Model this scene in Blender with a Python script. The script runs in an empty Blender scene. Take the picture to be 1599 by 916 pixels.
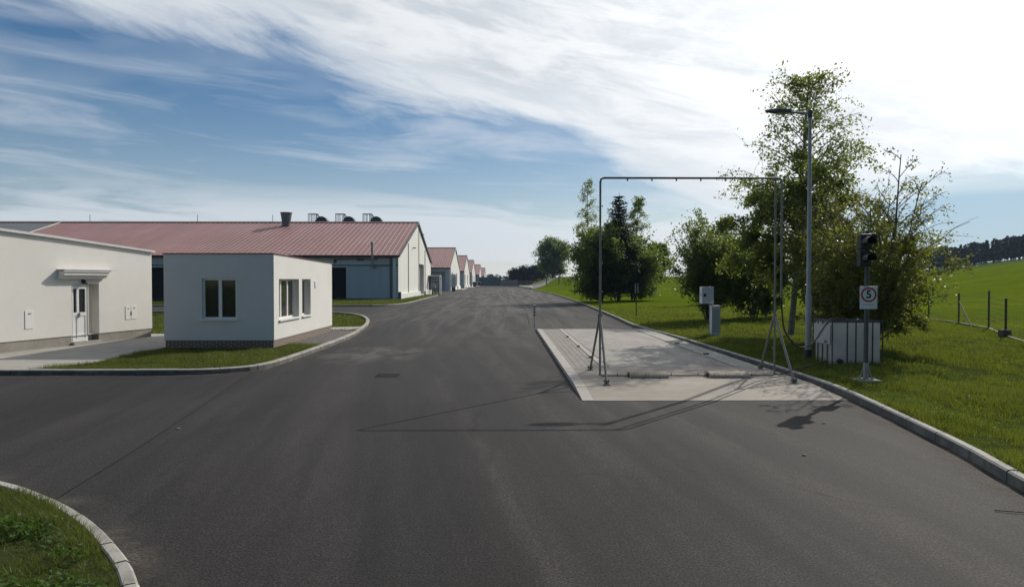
import bpy, bmesh, math, random
import numpy as np
from mathutils import Vector, Matrix

# ------------------------------------------------------------------ camera, sky, sun, exposure
S = bpy.context.scene
COL = S.collection
R = math.radians
cam_data = bpy.data.cameras.new("Camera")
cam = bpy.data.objects.new("Camera", cam_data)
COL.objects.link(cam)
cam_data.sensor_width = 36.0
cam_data.lens = 24.0
cam_data.clip_start = 0.1
cam_data.clip_end = 6000
cam.location = (0, 0, 2.3)
cam.rotation_euler = (R(90 - 1.075), 0, R(-0.672))
S.camera = cam

SUN_AZ, SUN_EL = R(41.2), R(34.2)          # azimuth to the right of the road direction (+Y)
SUN_DIR = Vector((math.sin(SUN_AZ) * math.cos(SUN_EL), math.cos(SUN_AZ) * math.cos(SUN_EL), math.sin(SUN_EL)))
sun_data = bpy.data.lights.new("sun", 'SUN')
sun_data.energy = 3.4
sun_data.angle = R(0.5)
sun_data.color = (1.0, 0.94, 0.84)
sun = bpy.data.objects.new("sun", sun_data)
COL.objects.link(sun)
sun.rotation_euler = (-SUN_DIR).to_track_quat('-Z', 'Y').to_euler()

S.view_settings.view_transform = 'Standard'
S.view_settings.look = 'None'
S.view_settings.gamma = 1.0
S.view_settings.use_curve_mapping = False
S.view_settings.exposure = 0.0
S.cycles.max_bounces = 6
S.cycles.diffuse_bounces = 4
S.cycles.glossy_bounces = 2
S.cycles.transmission_bounces = 4
S.cycles.transparent_max_bounces = 8
S.cycles.volume_bounces = 0
S.cycles.use_denoising = True


class NT:
    """tiny helper for building node trees"""
    def __init__(self, tree):
        self.t = tree
        self.t.nodes.clear()

    def n(self, kind, **kw):
        nd = self.t.nodes.new(kind)
        for k, v in kw.items():
            setattr(nd, k, v)
        return nd

    def link(self, a, b):
        self.t.links.new(a, b)

    def put(self, sock, v):
        if hasattr(v, 'is_output'):
            self.link(v, sock)
        else:
            sock.default_value = v

    def math(self, op, a, b=0.0, c=0.0, clamp=False):
        nd = self.n('ShaderNodeMath', operation=op, use_clamp=clamp)
        self.put(nd.inputs[0], a)
        self.put(nd.inputs[1], b)
        self.put(nd.inputs[2], c)
        return nd.outputs[0]

    def ss(self, x, lo, hi, a=0.0, b=1.0):
        nd = self.n('ShaderNodeMapRange', interpolation_type='SMOOTHSTEP')
        self.put(nd.inputs[0], x)
        nd.inputs[1].default_value = lo
        nd.inputs[2].default_value = hi
        nd.inputs[3].default_value = a
        nd.inputs[4].default_value = b
        return nd.outputs[0]

    def comb(self, x, y, z=0.0):
        nd = self.n('ShaderNodeCombineXYZ')
        self.put(nd.inputs[0], x)
        self.put(nd.inputs[1], y)
        self.put(nd.inputs[2], z)
        return nd.outputs[0]

    def noise(self, vec, scale=1.0, detail=4.0, rough=0.55, dist=0.0):
        nd = self.n('ShaderNodeTexNoise')
        self.put(nd.inputs['Vector'], vec)
        nd.inputs['Scale'].default_value = scale
        nd.inputs['Detail'].default_value = detail
        nd.inputs['Roughness'].default_value = rough
        nd.inputs['Distortion'].default_value = dist
        return nd.outputs[0]

    def mix(self, fac, a, b, blend='MIX'):
        nd = self.n('ShaderNodeMix', data_type='RGBA', blend_type=blend)
        self.put(nd.inputs[0], fac)
        for s, v in ((nd.inputs[6], a), (nd.inputs[7], b)):
            if hasattr(v, 'is_output'):
                self.link(v, s)
            else:
                s.default_value = (*v, 1.0) if len(v) == 3 else v
        return nd.outputs[2]

    def curve(self, x, pts):
        nd = self.n('ShaderNodeFloatCurve')
        c = nd.mapping.curves[0]
        c.points[0].location = pts[0]
        c.points[-1].location = pts[-1]
        for p in pts[1:-1]:
            c.points.new(*p)
        nd.mapping.update()
        self.put(nd.inputs['Value'], x)
        return nd.outputs[0]


def build_world():
    w = bpy.data.worlds.new("World")
    S.world = w
    w.use_nodes = True
    k = NT(w.node_tree)
    sky = k.n('ShaderNodeTexSky', sky_type='NISHITA')
    sky.sun_disc = False
    sky.sun_elevation = SUN_EL
    sky.sun_rotation = SUN_AZ
    sky.altitude = 400
    sky.air_density = 1.0
    sky.dust_density = 0.6
    sky.ozone_density = 1.6
    co = k.n('ShaderNodeTexCoord').outputs['Generated']
    sep = k.n('ShaderNodeSeparateXYZ')
    k.link(co, sep.inputs[0])
    X, Y, Z = sep.outputs
    az = k.math('ARCTAN2', X, Y)
    el = k.math('ARCSINE', Z)
    # the big sheet of high cloud: its lower edge as elevation over azimuth
    t = k.math('MULTIPLY_ADD', az, 1 / 1.4, 0.5, clamp=True)
    edge = k.curve(t, [(0.0, .36), (.08, .312), (.27, .296), (.33, .262), (.5, .212), (.56, .195), (.65, .125), (.76, .085), (.87, .098), (.93, .112), (1.0, .10)])
    warp = k.noise(k.comb(k.math('MULTIPLY', az, 3.0), k.math('MULTIPLY', el, 7.0)), 1.0, 3)
    skew = k.math('MULTIPLY_ADD', az, 0.22, el)
    n1 = k.noise(k.comb(k.math('MULTIPLY', az, 4.0), k.math('MULTIPLY', skew, 17.0), warp), 1.0, 7, .62, .35)
    d = k.math('SUBTRACT', el, edge)
    d = k.math('ADD', d, k.math('MULTIPLY', k.math('SUBTRACT', n1, .5), .16))
    cover1 = k.ss(d, -.022, .05)
    thick = k.ss(d, -.02, .13)
    # thin fibrous cirrus below it
    n2 = k.noise(k.comb(k.math('MULTIPLY', az, 2.6), k.math('MULTIPLY', k.math('MULTIPLY_ADD', az, .05, el), 24.0), k.math('MULTIPLY', warp, 1.6)), 1.0, 6, .58, .6)
    n3 = k.noise(k.comb(k.math('MULTIPLY', az, 1.8), k.math('MULTIPLY', el, 9.0), 4.7), 1.0, 3, .5, .3)
    streak = k.math('MULTIPLY', k.ss(n2, .28, .80), k.ss(n3, .24, .52))
    # less cirrus in the clear patch low on the right
    clear = k.math('MULTIPLY', k.ss(az, .40, .50), k.ss(el, .125, .10))
    streak = k.math('MULTIPLY', streak, k.math('SUBTRACT', 1.0, k.math('MULTIPLY', clear, .9)))
    streak = k.math('MULTIPLY', streak, .64)
    # milky air near the horizon
    hz = k.math('EXPONENT', k.math('MULTIPLY', k.math('MAXIMUM', el, 0.0), -1 / .11))
    hz = k.math('MULTIPLY', hz, k.math('SUBTRACT', .85, k.math('MULTIPLY', clear, .62)))
    band = k.math('MULTIPLY', k.ss(el, .165, .085), k.ss(n2, .28, .58))
    band = k.math('MULTIPLY', band, k.math('MULTIPLY', k.ss(az, .52, .40), .9))
    cov = k.math('MAXIMUM', k.math('MULTIPLY', cover1, .97), k.math('MAXIMUM', streak, k.math('MAXIMUM', hz, band)))
    cov = k.math('MAXIMUM', cov, k.math('MULTIPLY', clear, .8))
    cov = k.math('MAXIMUM', cov, k.math('MULTIPLY', k.ss(warp, .3, .7), .34))
    # brightness of cloud: brighter towards the sun
    dotn = k.n('ShaderNodeVectorMath', operation='DOT_PRODUCT')
    k.link(co, dotn.inputs[0])
    dotn.inputs[1].default_value = SUN_DIR
    ang = k.math('ARCCOSINE', k.math('MINIMUM', dotn.outputs['Value'], 1.0))
    glow = k.math('EXPONENT', k.math('MULTIPLY', ang, -1 / .30))
    n4 = k.noise(k.comb(k.math('MULTIPLY', az, 5.0), k.math('MULTIPLY', skew, 22.0), 9.1), 1.0, 7, .62, .4)
    shade = k.ss(n4, .36, .62)
    base = k.mix(shade, (.50, .56, .63), (.80, .83, .86))
    base = k.mix(thick, (.67, .73, .80), base)
    g3 = k.mix(1.0, base, k.comb(k.math('MULTIPLY', glow, 2.1), k.math('MULTIPLY', glow, 2.05), k.math('MULTIPLY', glow, 1.95)), 'ADD')
    g3 = k.mix(k.math('MULTIPLY', clear, k.ss(cover1, .5, .0)), g3, (.47, .66, .84))
    # the half of the sky behind the camera is dimmer
    back = k.ss(Y, -.35, .35, .25, 1.0)
    cov = k.math('MULTIPLY', cov, k.ss(Y, -.35, .35, .35, 1.0))
    b1 = k.n('ShaderNodeBackground')
    hs = k.n('ShaderNodeHueSaturation')
    hs.inputs['Saturation'].default_value = 1.45
    k.link(sky.outputs[0], hs.inputs['Color'])
    k.link(hs.outputs[0], b1.inputs[0])
    b1.inputs[1].default_value = 0.070
    b2 = k.n('ShaderNodeBackground')
    k.link(g3, b2.inputs[0])
    k.put(b2.inputs[1], k.math('MULTIPLY', back, .92))
    mx = k.n('ShaderNodeMixShader')
    k.put(mx.inputs[0], cov)
    k.link(b1.outputs[0], mx.inputs[1])
    k.link(b2.outputs[0], mx.inputs[2])
    out = k.n('ShaderNodeOutputWorld')
    k.link(mx.outputs[0], out.inputs[0])


build_world()

# ------------------------------------------------------------------ materials
MATS = {}


def mat(name, col, rough=.7, var=.12, vscale=3.0, bump=0.0, bscale=40.0, metal=0.0, spec=.5, stretch=(1, 1, 1), dirt=None, transl=None, isl=0.0, side_shade=None):
    """procedural surface: base colour broken up by two noises, optional dirt, bump and translucency"""
    if name in MATS:
        return MATS[name]
    m = bpy.data.materials.new(name)
    m.use_nodes = True
    k = NT(m.node_tree)
    co = k.n('ShaderNodeTexCoord').outputs['Object']
    mp = k.n('ShaderNodeMapping')
    mp.inputs['Scale'].default_value = stretch
    k.link(co, mp.inputs[0])
    v = mp.outputs[0]
    n1 = k.noise(v, vscale, 5, .6)
    n2 = k.noise(v, vscale * 9, 3, .6)
    f = k.math('ADD', k.math('MULTIPLY', n1, .7), k.math('MULTIPLY', n2, .3))
    f = k.ss(f, .32, .68)
    if isl:
        gi = k.n('ShaderNodeNewGeometry').outputs['Random Per Island']
        f = k.math('ADD', k.math('MULTIPLY', f, 1 - isl), k.math('MULTIPLY', gi, isl))
    lo = tuple(c * (1 - var) for c in col)
    hi = tuple(min(1, c * (1 + var)) for c in col)
    c = k.mix(f, lo, hi)
    if dirt:
        dn = k.noise(v, dirt[2], 6, .65, .4)
        c = k.mix(k.math('MULTIPLY', k.ss(dn, .5, .72), dirt[1]), c, dirt[0])
    if side_shade:
        # shade painted into the colour of upright faces, broken up by noise
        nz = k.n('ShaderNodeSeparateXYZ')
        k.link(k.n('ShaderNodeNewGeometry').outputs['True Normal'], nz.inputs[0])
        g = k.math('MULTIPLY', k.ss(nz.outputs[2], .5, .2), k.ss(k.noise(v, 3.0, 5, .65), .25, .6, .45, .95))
        c = k.mix(g, c, side_shade)
    p = k.n('ShaderNodeBsdfPrincipled')
    k.link(c, p.inputs['Base Color'])
    k.put(p.inputs['Roughness'], k.math('ADD', rough - .05, k.math('MULTIPLY', n2, .1)))
    p.inputs['Metallic'].default_value = metal
    p.inputs['Specular IOR Level'].default_value = spec
    if bump:
        b = k.n('ShaderNodeBump')
        b.inputs['Strength'].default_value = bump
        b.inputs['Distance'].default_value = .02
        k.link(k.noise(co, bscale, 4, .6), b.inputs['Height'])
        k.link(b.outputs[0], p.inputs['Normal'])
    out = k.n('ShaderNodeOutputMaterial')
    if transl:
        tr = k.n('ShaderNodeBsdfTranslucent')
        k.link(k.mix(f, tuple(c * .75 for c in transl[0]), transl[0]), tr.inputs[0])
        mx = k.n('ShaderNodeMixShader')
        mx.inputs[0].default_value = transl[1]
        k.link(p.outputs[0], mx.inputs[1])
        k.link(tr.outputs[0], mx.inputs[2])
        k.link(mx.outputs[0], out.inputs[0])
    else:
        k.link(p.outputs[0], out.inputs[0])
    MATS[name] = m
    return m


def asphalt_mat():
    m = bpy.data.materials.new('asphalt')
    m.use_nodes = True
    k = NT(m.node_tree)
    co = k.n('ShaderNodeTexCoord').outputs['Object']
    sep = k.n('ShaderNodeSeparateXYZ')
    k.link(co, sep.inputs[0])
    X, Y = sep.outputs[0], sep.outputs[1]
    fine = k.noise(co, 46, 4, .75)
    mid = k.noise(co, 9, 4, .65)
    c = k.mix(k.ss(fine, .36, .66), (.0040, .0037, .0038), (.0455, .0412, .0410))
    c = k.mix(k.math('MULTIPLY', k.ss(mid, .38, .68), k.ss(Y, 45, 12, 0, .45)), c, (.013, .0115, .0116))
    vor = k.n('ShaderNodeTexVoronoi')
    vor.inputs['Scale'].default_value = 55
    k.link(co, vor.inputs['Vector'])
    chip = k.math('MULTIPLY', k.ss(vor.outputs['Distance'], .2, .05), k.ss(k.noise(co, 31, 2), .58, .7))
    c = k.mix(k.math('MULTIPLY', chip, .45), c, (.15, .14, .13))
    # wear: long soft lanes along the driving direction, bending with the curve of the yard
    bx = k.math('ADD', X, k.math('MULTIPLY', k.math('SUBTRACT', Y, k.math('MULTIPLY', k.math('MULTIPLY', Y, Y), .0025)), .17))
    lanes = k.noise(k.comb(k.math('MULTIPLY', bx, 1.15), k.math('MULTIPLY', Y, .055)), 1.0, 4, .6, .3)
    wob = k.math('MULTIPLY', k.math('SUBTRACT', k.noise(k.comb(0.0, k.math('MULTIPLY', Y, .12)), 1.0, 3), .5), 1.2)
    brk = k.noise(k.comb(k.math('MULTIPLY', X, 2.5), k.math('MULTIPLY', Y, .5), 7.0), 1.0, 5, .65)
    for cen, wid, amt in ((1.25, .16, .8), (2.75, .30, .55), (3.7, .20, .8), (4.75, .35, .7), (5.75, .22, .65), (-1.1, .4, .35), (-2.6, .22, .35)):
        q = k.math('DIVIDE', k.math('SUBTRACT', k.math('ADD', bx, wob), cen), wid)
        g = k.math('EXPONENT', k.math('MULTIPLY', k.math('MULTIPLY', q, q), -1.0))
        g = k.math('MULTIPLY', k.math('MULTIPLY', g, k.ss(brk, .36, .60)), amt)
        g = k.math('MULTIPLY', g, k.ss(Y, 60, 20))
        c = k.mix(g, c, k.mix(1.0, c, (1.75, 1.7, 1.66), 'MULTIPLY'))
    c = k.mix(k.ss(lanes, .40, .66, 0, .85), c, k.mix(1.0, c, (1.65, 1.6, 1.56), 'MULTIPLY'))
    dark = k.noise(k.comb(k.math('MULTIPLY', X, .35), k.math('MULTIPLY', Y, .11), 3.3), 1.0, 5, .6, .5)
    c = k.mix(k.ss(dark, .47, .66, 0, .75), c, k.mix(1.0, c, (.62, .60, .62), 'MULTIPLY'))
    cr = k.n('ShaderNodeTexVoronoi', feature='DISTANCE_TO_EDGE')
    cr.inputs['Scale'].default_value = .21
    cw = k.n('ShaderNodeVectorMath', operation='ADD')
    k.link(co, cw.inputs[0])
    nv = k.n('ShaderNodeTexNoise')
    nv.inputs['Scale'].default_value = 1.1
    nv.inputs['Detail'].default_value = 6
    k.link(co, nv.inputs['Vector'])
    k.link(nv.outputs['Color'], cw.inputs[1])
    k.link(cw.outputs[0], cr.inputs['Vector'])
    crack = k.math('MULTIPLY', k.ss(cr.outputs['Distance'], .006, .0015), k.ss(k.noise(co, .16, 3, .6), .50, .60))
    c = k.mix(k.math('MULTIPLY', crack, .65), c, (.006, .006, .006))
    sp = k.n('ShaderNodeTexVoronoi')
    sp.inputs['Scale'].default_value = 1.6
    sp.inputs['Randomness'].default_value = 1.0
    k.link(cw.outputs[0], sp.inputs['Vector'])
    spot = k.math('MULTIPLY', k.ss(sp.outputs['Distance'], .10, .03), k.ss(k.noise(co, .5, 3), .56, .64))
    c = k.mix(k.math('MULTIPLY', spot, .5), c, (.008, .008, .008))
    # pale wheel dust by gatehouse and weighbridge; far patches paint the road's grazing sheen
    for (x, y, rx, ry, s) in ((-4.0, 21.5, 2.2, 3.2, .62), (.6, 28, 1.6, 7, .22), (-1.5, 55, 11, 36, .60), (0.0, 150, 16, 120, 1.0), (3.8, 37, 3.4, 4.5, .28)):
        dx = k.math('DIVIDE', k.math('SUBTRACT', X, x), rx)
        dy = k.math('DIVIDE', k.math('SUBTRACT', Y, y), ry)
        r2 = k.math('ADD', k.math('MULTIPLY', dx, dx), k.math('MULTIPLY', dy, dy))
        f = k.math('MULTIPLY', k.ss(r2, 1.0, 0.0), k.ss(k.noise(k.comb(X, k.math('MULTIPLY', Y, .5 if y < 30 else .05), float(y)), 1.3, 5, .65, .6), .38, .68))
        c = k.mix(k.math('MULTIPLY', f, s), c, (.13, .12, .108))
    p = k.n('ShaderNodeBsdfPrincipled')
    k.link(c, p.inputs['Base Color'])
    p.inputs['Roughness'].default_value = .82
    p.inputs['Specular IOR Level'].default_value = .22
    b = k.n('ShaderNodeBump')
    b.inputs['Strength'].default_value = .3
    b.inputs['Distance'].default_value = .008
    k.link(k.math('ADD', fine, k.math('MULTIPLY', vor.outputs['Distance'], .5)), b.inputs['Height'])
    k.link(b.outputs[0], p.inputs['Normal'])
    out = k.n('ShaderNodeOutputMaterial')
    k.link(p.outputs[0], out.inputs[0])
    return m


def paver_mat():
    m = bpy.data.materials.new('concrete_pavers')
    m.use_nodes = True
    k = NT(m.node_tree)
    co = k.n('ShaderNodeTexCoord').outputs['Object']
    sep = k.n('ShaderNodeSeparateXYZ')
    k.link(co, sep.inputs[0])
    br = k.n('ShaderNodeTexBrick')
    k.link(k.comb(sep.outputs[1], sep.outputs[0]), br.inputs[0])
    br.inputs['Color1'].default_value = (.28, .255, .22, 1)
    br.inputs['Color2'].default_value = (.22, .20, .18, 1)
    br.inputs['Mortar'].default_value = (.06, .055, .05, 1)
    br.inputs['Scale'].default_value = 1.0
    br.inputs['Brick Width'].default_value = .40
    br.inputs['Row Height'].default_value = .16
    br.inputs['Mortar Size'].default_value = .010
    c = k.mix(k.ss(k.noise(co, 2.0, 5), .4, .7, 0, .4), br.outputs[0], (.22, .2, .18))
    p = k.n('ShaderNodeBsdfPrincipled')
    k.link(c, p.inputs['Base Color'])
    p.inputs['Roughness'].default_value = .85
    out = k.n('ShaderNodeOutputMaterial')
    k.link(p.outputs[0], out.inputs[0])
    return m


def brick_mat():
    m = bpy.data.materials.new('dark_clinker_brick')
    m.use_nodes = True
    k = NT(m.node_tree)
    co = k.n('ShaderNodeTexCoord').outputs['Object']
    sep = k.n('ShaderNodeSeparateXYZ')
    k.link(co, sep.inputs[0])
    br = k.n('ShaderNodeTexBrick')
    k.link(k.comb(k.math('ADD', sep.outputs[0], sep.outputs[1]), sep.outputs[2]), br.inputs[0])
    br.inputs['Color1'].default_value = (.075, .048, .038, 1)
    br.inputs['Color2'].default_value = (.05, .034, .03, 1)
    br.inputs['Mortar'].default_value = (.40, .33, .27, 1)
    br.inputs['Scale'].default_value = 1.0
    br.inputs['Brick Width'].default_value = .25
    br.inputs['Row Height'].default_value = .066
    br.inputs['Mortar Size'].default_value = .012
    br.inputs['Mortar Smooth'].default_value = .0
    p = k.n('ShaderNodeBsdfPrincipled')
    k.link(br.outputs[0], p.inputs['Base Color'])
    p.inputs['Roughness'].default_value = .8
    out = k.n('ShaderNodeOutputMaterial')
    k.link(p.outputs[0], out.inputs[0])
    return m


def panel_mat(name, col, axis, step, line=.05, dark=.55):
    """insulated wall panels with vertical joints every `step` metres"""
    m = bpy.data.materials.new(name)
    m.use_nodes = True
    k = NT(m.node_tree)
    co = k.n('ShaderNodeTexCoord').outputs['Object']
    sep = k.n('ShaderNodeSeparateXYZ')
    k.link(co, sep.inputs[0])
    a = k.math('ABSOLUTE', k.math('SUBTRACT', k.math('FRACT', k.math('DIVIDE', sep.outputs[axis], step)), .5))
    j = k.math('GREATER_THAN', a, .5 - line / step / 2)
    rain = k.noise(k.comb(k.math('MULTIPLY', sep.outputs[0], 1.2), k.math('MULTIPLY', sep.outputs[1], 1.2), k.math('MULTIPLY', sep.outputs[2], .12)), 1.0, 5, .65)
    c = k.mix(k.ss(rain, .4, .7, 0, .5), col, tuple(x * .84 for x in col))
    c = k.mix(k.math('MULTIPLY', j, dark), c, tuple(x * .35 for x in col))
    p = k.n('ShaderNodeBsdfPrincipled')
    k.link(c, p.inputs['Base Color'])
    p.inputs['Roughness'].default_value = .6
    out = k.n('ShaderNodeOutputMaterial')
    k.link(p.outputs[0], out.inputs[0])
    return m


def grass_ground_mat(name, c1, c2, c3, s=1.0):
    m = bpy.data.materials.new(name)
    m.use_nodes = True
    k = NT(m.node_tree)
    co = k.n('ShaderNodeTexCoord').outputs['Object']
    sep = k.n('ShaderNodeSeparateXYZ')
    k.link(co, sep.inputs[0])
    big = k.noise(co, .09 * s, 5, .6, .4)
    mid = k.noise(co, .8 * s, 5, .65)
    fine = k.noise(co, 9 * s, 4, .7)
    c = k.mix(k.ss(big, .36, .64), c1, c2)
    c = k.mix(k.ss(mid, .42, .70, 0, .55), c, c3)
    c = k.mix(k.ss(fine, .35, .7, 0, .45), k.mix(1.0, c, (.62, .66, .6), 'MULTIPLY'), c)
    near = k.math('MULTIPLY', k.ss(sep.outputs[1], 52, 26), k.ss(sep.outputs[0], 22, 15))
    th = k.noise(co, 2.4, 5, .7)
    c = k.mix(k.math('MULTIPLY', near, k.ss(th, .30, .62, .35, .92)), c, (.042, .050, .018))
    # a darker crop on the upper part of the hill
    far = k.math('MULTIPLY', k.ss(k.math('SUBTRACT', sep.outputs[1], k.math('MULTIPLY', sep.outputs[0], .7)), 120, 124), k.ss(sep.outputs[0], 60, 80))
    c = k.mix(k.math('MULTIPLY', far, .8), c, (.060, .095, .030))
    p = k.n('ShaderNodeBsdfPrincipled')
    k.link(c, p.inputs['Base Color'])
    p.inputs['Roughness'].default_value = 1.0
    p.inputs['Specular IOR Level'].default_value = .0
    b = k.n('ShaderNodeBump')
    b.inputs['Strength'].default_value = .8
    b.inputs['Distance'].default_value = .08
    k.link(k.noise(co, 5 * s, 5, .7), b.inputs['Height'])
    k.link(b.outputs[0], p.inputs['Normal'])
    out = k.n('ShaderNodeOutputMaterial')
    k.link(p.outputs[0], out.inputs[0])
    return m


M_ASPHALT = asphalt_mat()
M_PAVER = paver_mat()
M_BRICK = brick_mat()
M_FIELD = grass_ground_mat('meadow', (.130, .182, .013), (.175, .222, .015), (.10, .12, .018))
M_LAWN = grass_ground_mat('lawn_soil', (.050, .065, .016), (.065, .085, .018), (.045, .045, .022))
M_GROUND = grass_ground_mat('plain', (.07, .10, .02), (.09, .12, .025), (.08, .085, .03), .4)
M_KERB = mat('kerb_concrete', (.34, .325, .29), .85, .24, 2.5, .25, 60, dirt=((.14, .13, .105), .7, 1.6), isl=.6, side_shade=(.10, .092, .085))  # last colour paints the upright kerb faces as shaded
M_CONC = mat('pale_concrete', (.36, .345, .31), .85, .14, .9, .15, 50, dirt=((.2, .185, .165), .6, .7))
M_SLAB = mat('sandy_concrete', (.315, .275, .228), .85, .13, .8, .15, 60, dirt=((.25, .22, .19), .55, .9))
M_DECK = mat('weighing_deck_concrete', (.30, .275, .245), .8, .2, .7, .15, 60, stretch=(1.6, .5, 1), dirt=((.15, .138, .125), .75, 1.0))
M_STRIP = mat('edge_strip', (.38, .35, .31), .8, .12, 2)
M_GROOVE = mat('groove', (.007, .007, .007), .95, spec=.1)
M_PATH = mat('path_concrete', (.33, .315, .285), .88, .15, .8, .2, 40, dirt=((.18, .165, .14), .5, .8))
M_GRAVEL = mat('gravel', (.105, .094, .088), .95, .8, 16, .9, 45)
M_EARTH = mat('gravel_earth', (.17, .15, .13), .95, .3, .5, .5, 6)
M_RENDER = mat('cream_render', (.75, .725, .675), .9, .035, .5, .08, 90, dirt=((.66, .63, .57), .35, .35))
M_RENDER2 = mat('white_render', (.70, .685, .65), .9, .035, .5, .08, 90, dirt=((.62, .60, .57), .35, .4))
M_COPING = mat('zinc_coping', (.62, .60, .60), .45, .08, 2, metal=.2)
M_REDTRIM = mat('dark_red_trim', (.13, .045, .04), .5, .15, 2)
M_PLINTH = mat('grey_plinth', (.30, .275, .24), .9, .15, 1.5, .2, 50)
M_UPVC = mat('white_plastic', (.80, .80, .78), .35, .04, 2)
M_BOX = mat('meter_box_white', (.80, .785, .74), .5, .03, 2)
M_PANE = mat('dark_glass', (.030, .031, .022), .06, .2, .6, spec=.6)
M_PANE2 = mat('door_glass', (.02, .021, .024), .08, .2, .6, spec=.6)
M_BLACK = mat('black_plastic', (.012, .012, .013), .45, .2, 5)
M_RUBBER = mat('black_rubber', (.016, .016, .017), .6, .2, 5)
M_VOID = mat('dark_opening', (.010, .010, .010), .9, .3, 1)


def roof_mat(name, col, col2, pale):
    """painted roof sheets: each sheet fades a little differently, streaks run down the slope"""
    m = bpy.data.materials.new(name)
    m.use_nodes = True
    k = NT(m.node_tree)
    co = k.n('ShaderNodeTexCoord').outputs['Object']
    sep = k.n('ShaderNodeSeparateXYZ')
    k.link(co, sep.inputs[0])
    wn = k.n('ShaderNodeTexWhiteNoise', noise_dimensions='2D')
    k.link(k.comb(k.math('FLOOR', k.math('DIVIDE', sep.outputs[0], 1.2)), k.math('FLOOR', k.math('DIVIDE', sep.outputs[1], 6.2))), wn.inputs[0])
    c = k.mix(wn.outputs['Value'], col, col2)
    st = k.noise(k.comb(k.math('MULTIPLY', sep.outputs[0], 1.1), k.math('MULTIPLY', sep.outputs[1], .09)), 1.0, 6, .65, .3)
    c = k.mix(k.ss(st, .42, .70, 0, .6), c, pale)
    bl = k.noise(co, .11, 5, .6)
    c = k.mix(k.ss(bl, .4, .68, 0, .5), c, tuple(x * .80 for x in col))
    p = k.n('ShaderNodeBsdfPrincipled')
    k.link(c, p.inputs['Base Color'])
    p.inputs['Roughness'].default_value = .62
    out = k.n('ShaderNodeOutputMaterial')
    k.link(p.outputs[0], out.inputs[0])
    return m


M_ROOF = roof_mat('red_sheet_roof', (.275, .128, .122), (.315, .15, .142), (.32, .19, .18))
M_ROOFG = mat('dark_grey_sheet_roof', (.09, .10, .11), .5, .15, .4)
M_RIDGE = mat('ridge_cap', (.12, .065, .06), .5, .1, 1)
M_FASCIA = mat('brown_fascia', (.07, .032, .028), .6, .15, 1)
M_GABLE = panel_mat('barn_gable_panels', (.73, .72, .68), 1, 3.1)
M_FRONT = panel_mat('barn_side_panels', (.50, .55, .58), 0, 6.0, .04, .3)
M_UPPER = mat('pale_upper_panel', (.58, .60, .56), .7, .08, .4)
M_WPLINTH = mat('white_plinth', (.72, .72, .69), .85, .08, .6)
M_GREYDOOR = mat('grey_door', (.30, .30, .28), .6, .1, 1)
M_GALV = mat('galvanised_steel', (.33, .33, .32), .5, .14, 6, metal=.2)
M_FRAME = mat('weathered_galvanised_pipe', (.24, .23, .21), .55, .2, 6, metal=.3)
M_DGREY = mat('dark_grey_metal', (.07, .075, .08), .5, .2, 4, metal=.2)
M_CHIM = mat('dull_zinc', (.16, .17, .18), .6, .15, 1, metal=.1)
M_PIPE = mat('blue_grey_pipe', (.10, .13, .16), .5, .1, 2)
M_IBC = mat('white_polyethylene', (.86, .84, .80), .4, .04, 2, transl=((.95, .93, .88), .62), dirt=((.62, .62, .58), .4, 1.5))
M_CAGE = mat('cage_steel', (.06, .065, .075), .5, .2, 6, metal=.3)
M_PLATE = mat('grey_plate', (.42, .43, .42), .5, .08, 4)
M_SIGN = mat('sign_white', (.78, .76, .76), .4, .03, 5)
M_RED = mat('sign_red', (.42, .02, .04), .4, .05, 5)
M_BLUEINK = mat('sign_dark_ink', (.02, .018, .03), .4, .05, 5)
M_GREYINK = mat('sign_grey_ink', (.30, .31, .34), .4, .05, 5)
M_LENS = mat('unlit_lens', (.03, .012, .010), .15, .2, 5)
M_CAB = mat('light_grey_cabinet', (.60, .61, .64), .5, .06, 3)
M_GREENPOST = mat('green_painted_steel', (.025, .045, .028), .5, .15, 3)
M_FPOST = mat('fence_post_steel', (.06, .065, .05), .6, .2, 3)
M_WIRE = mat('fence_wire', (.16, .17, .15), .5, .1, 3, metal=.4)
M_BARK = mat('grey_brown_bark', (.10, .085, .07), .9, .35, 4, .6, 20)
M_BIRCH = mat('birch_bark', (.16, .15, .135), .85, .45, 5, .4, 20, stretch=(1, 1, 3))
M_LEAF = mat('birch_leaves', (.075, .100, .030), .42, .5, 1.3, transl=((.29, .36, .05), .50), isl=.5)
M_LEAF2 = mat('bush_leaves', (.082, .098, .030), .38, .5, 1.6, transl=((.30, .33, .045), .48), isl=.5)
M_LEAF3 = mat('willow_leaves', (.060, .090, .030), .45, .45, .8, transl=((.24, .33, .045), .48), isl=.5)
M_NEEDLE = mat('spruce_needles', (.016, .03, .018), .6, .35, 1.5, transl=((.03, .05, .02), .15))
M_FARLEAF = mat('far_leaves', (.020, .034, .022), .8, .4, .12)
M_BLADE = mat('grass_blades', (.088, .116, .022), .55, .6, .7, transl=((.22, .26, .026), .44), isl=.45, dirt=((.13, .115, .045), .6, .9))
M_BLADE2 = mat('kerbside_grass_blades', (.075, .100, .022), .55, .6, 1.1, transl=((.20, .24, .026), .40), isl=.45, dirt=((.10, .08, .04), .6, 1.6))
M_WEED = mat('weed_leaves', (.050, .100, .020), .6, .5, 4, spec=.2, transl=((.13, .22, .03), .35), isl=.6)
M_WALL = mat('grey_concrete_wall', (.30, .29, .28), .9, .12, .3)
M_BLUEWALL = mat('blue_grey_sheet_fence', (.10, .145, .17), .7, .1, .3)
M_WOOD = mat('dry_stick', (.05, .04, .03), .9, .3, 10)
M_STONE = mat('pale_stone', (.30, .28, .26), .9, .2, 10)


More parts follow.
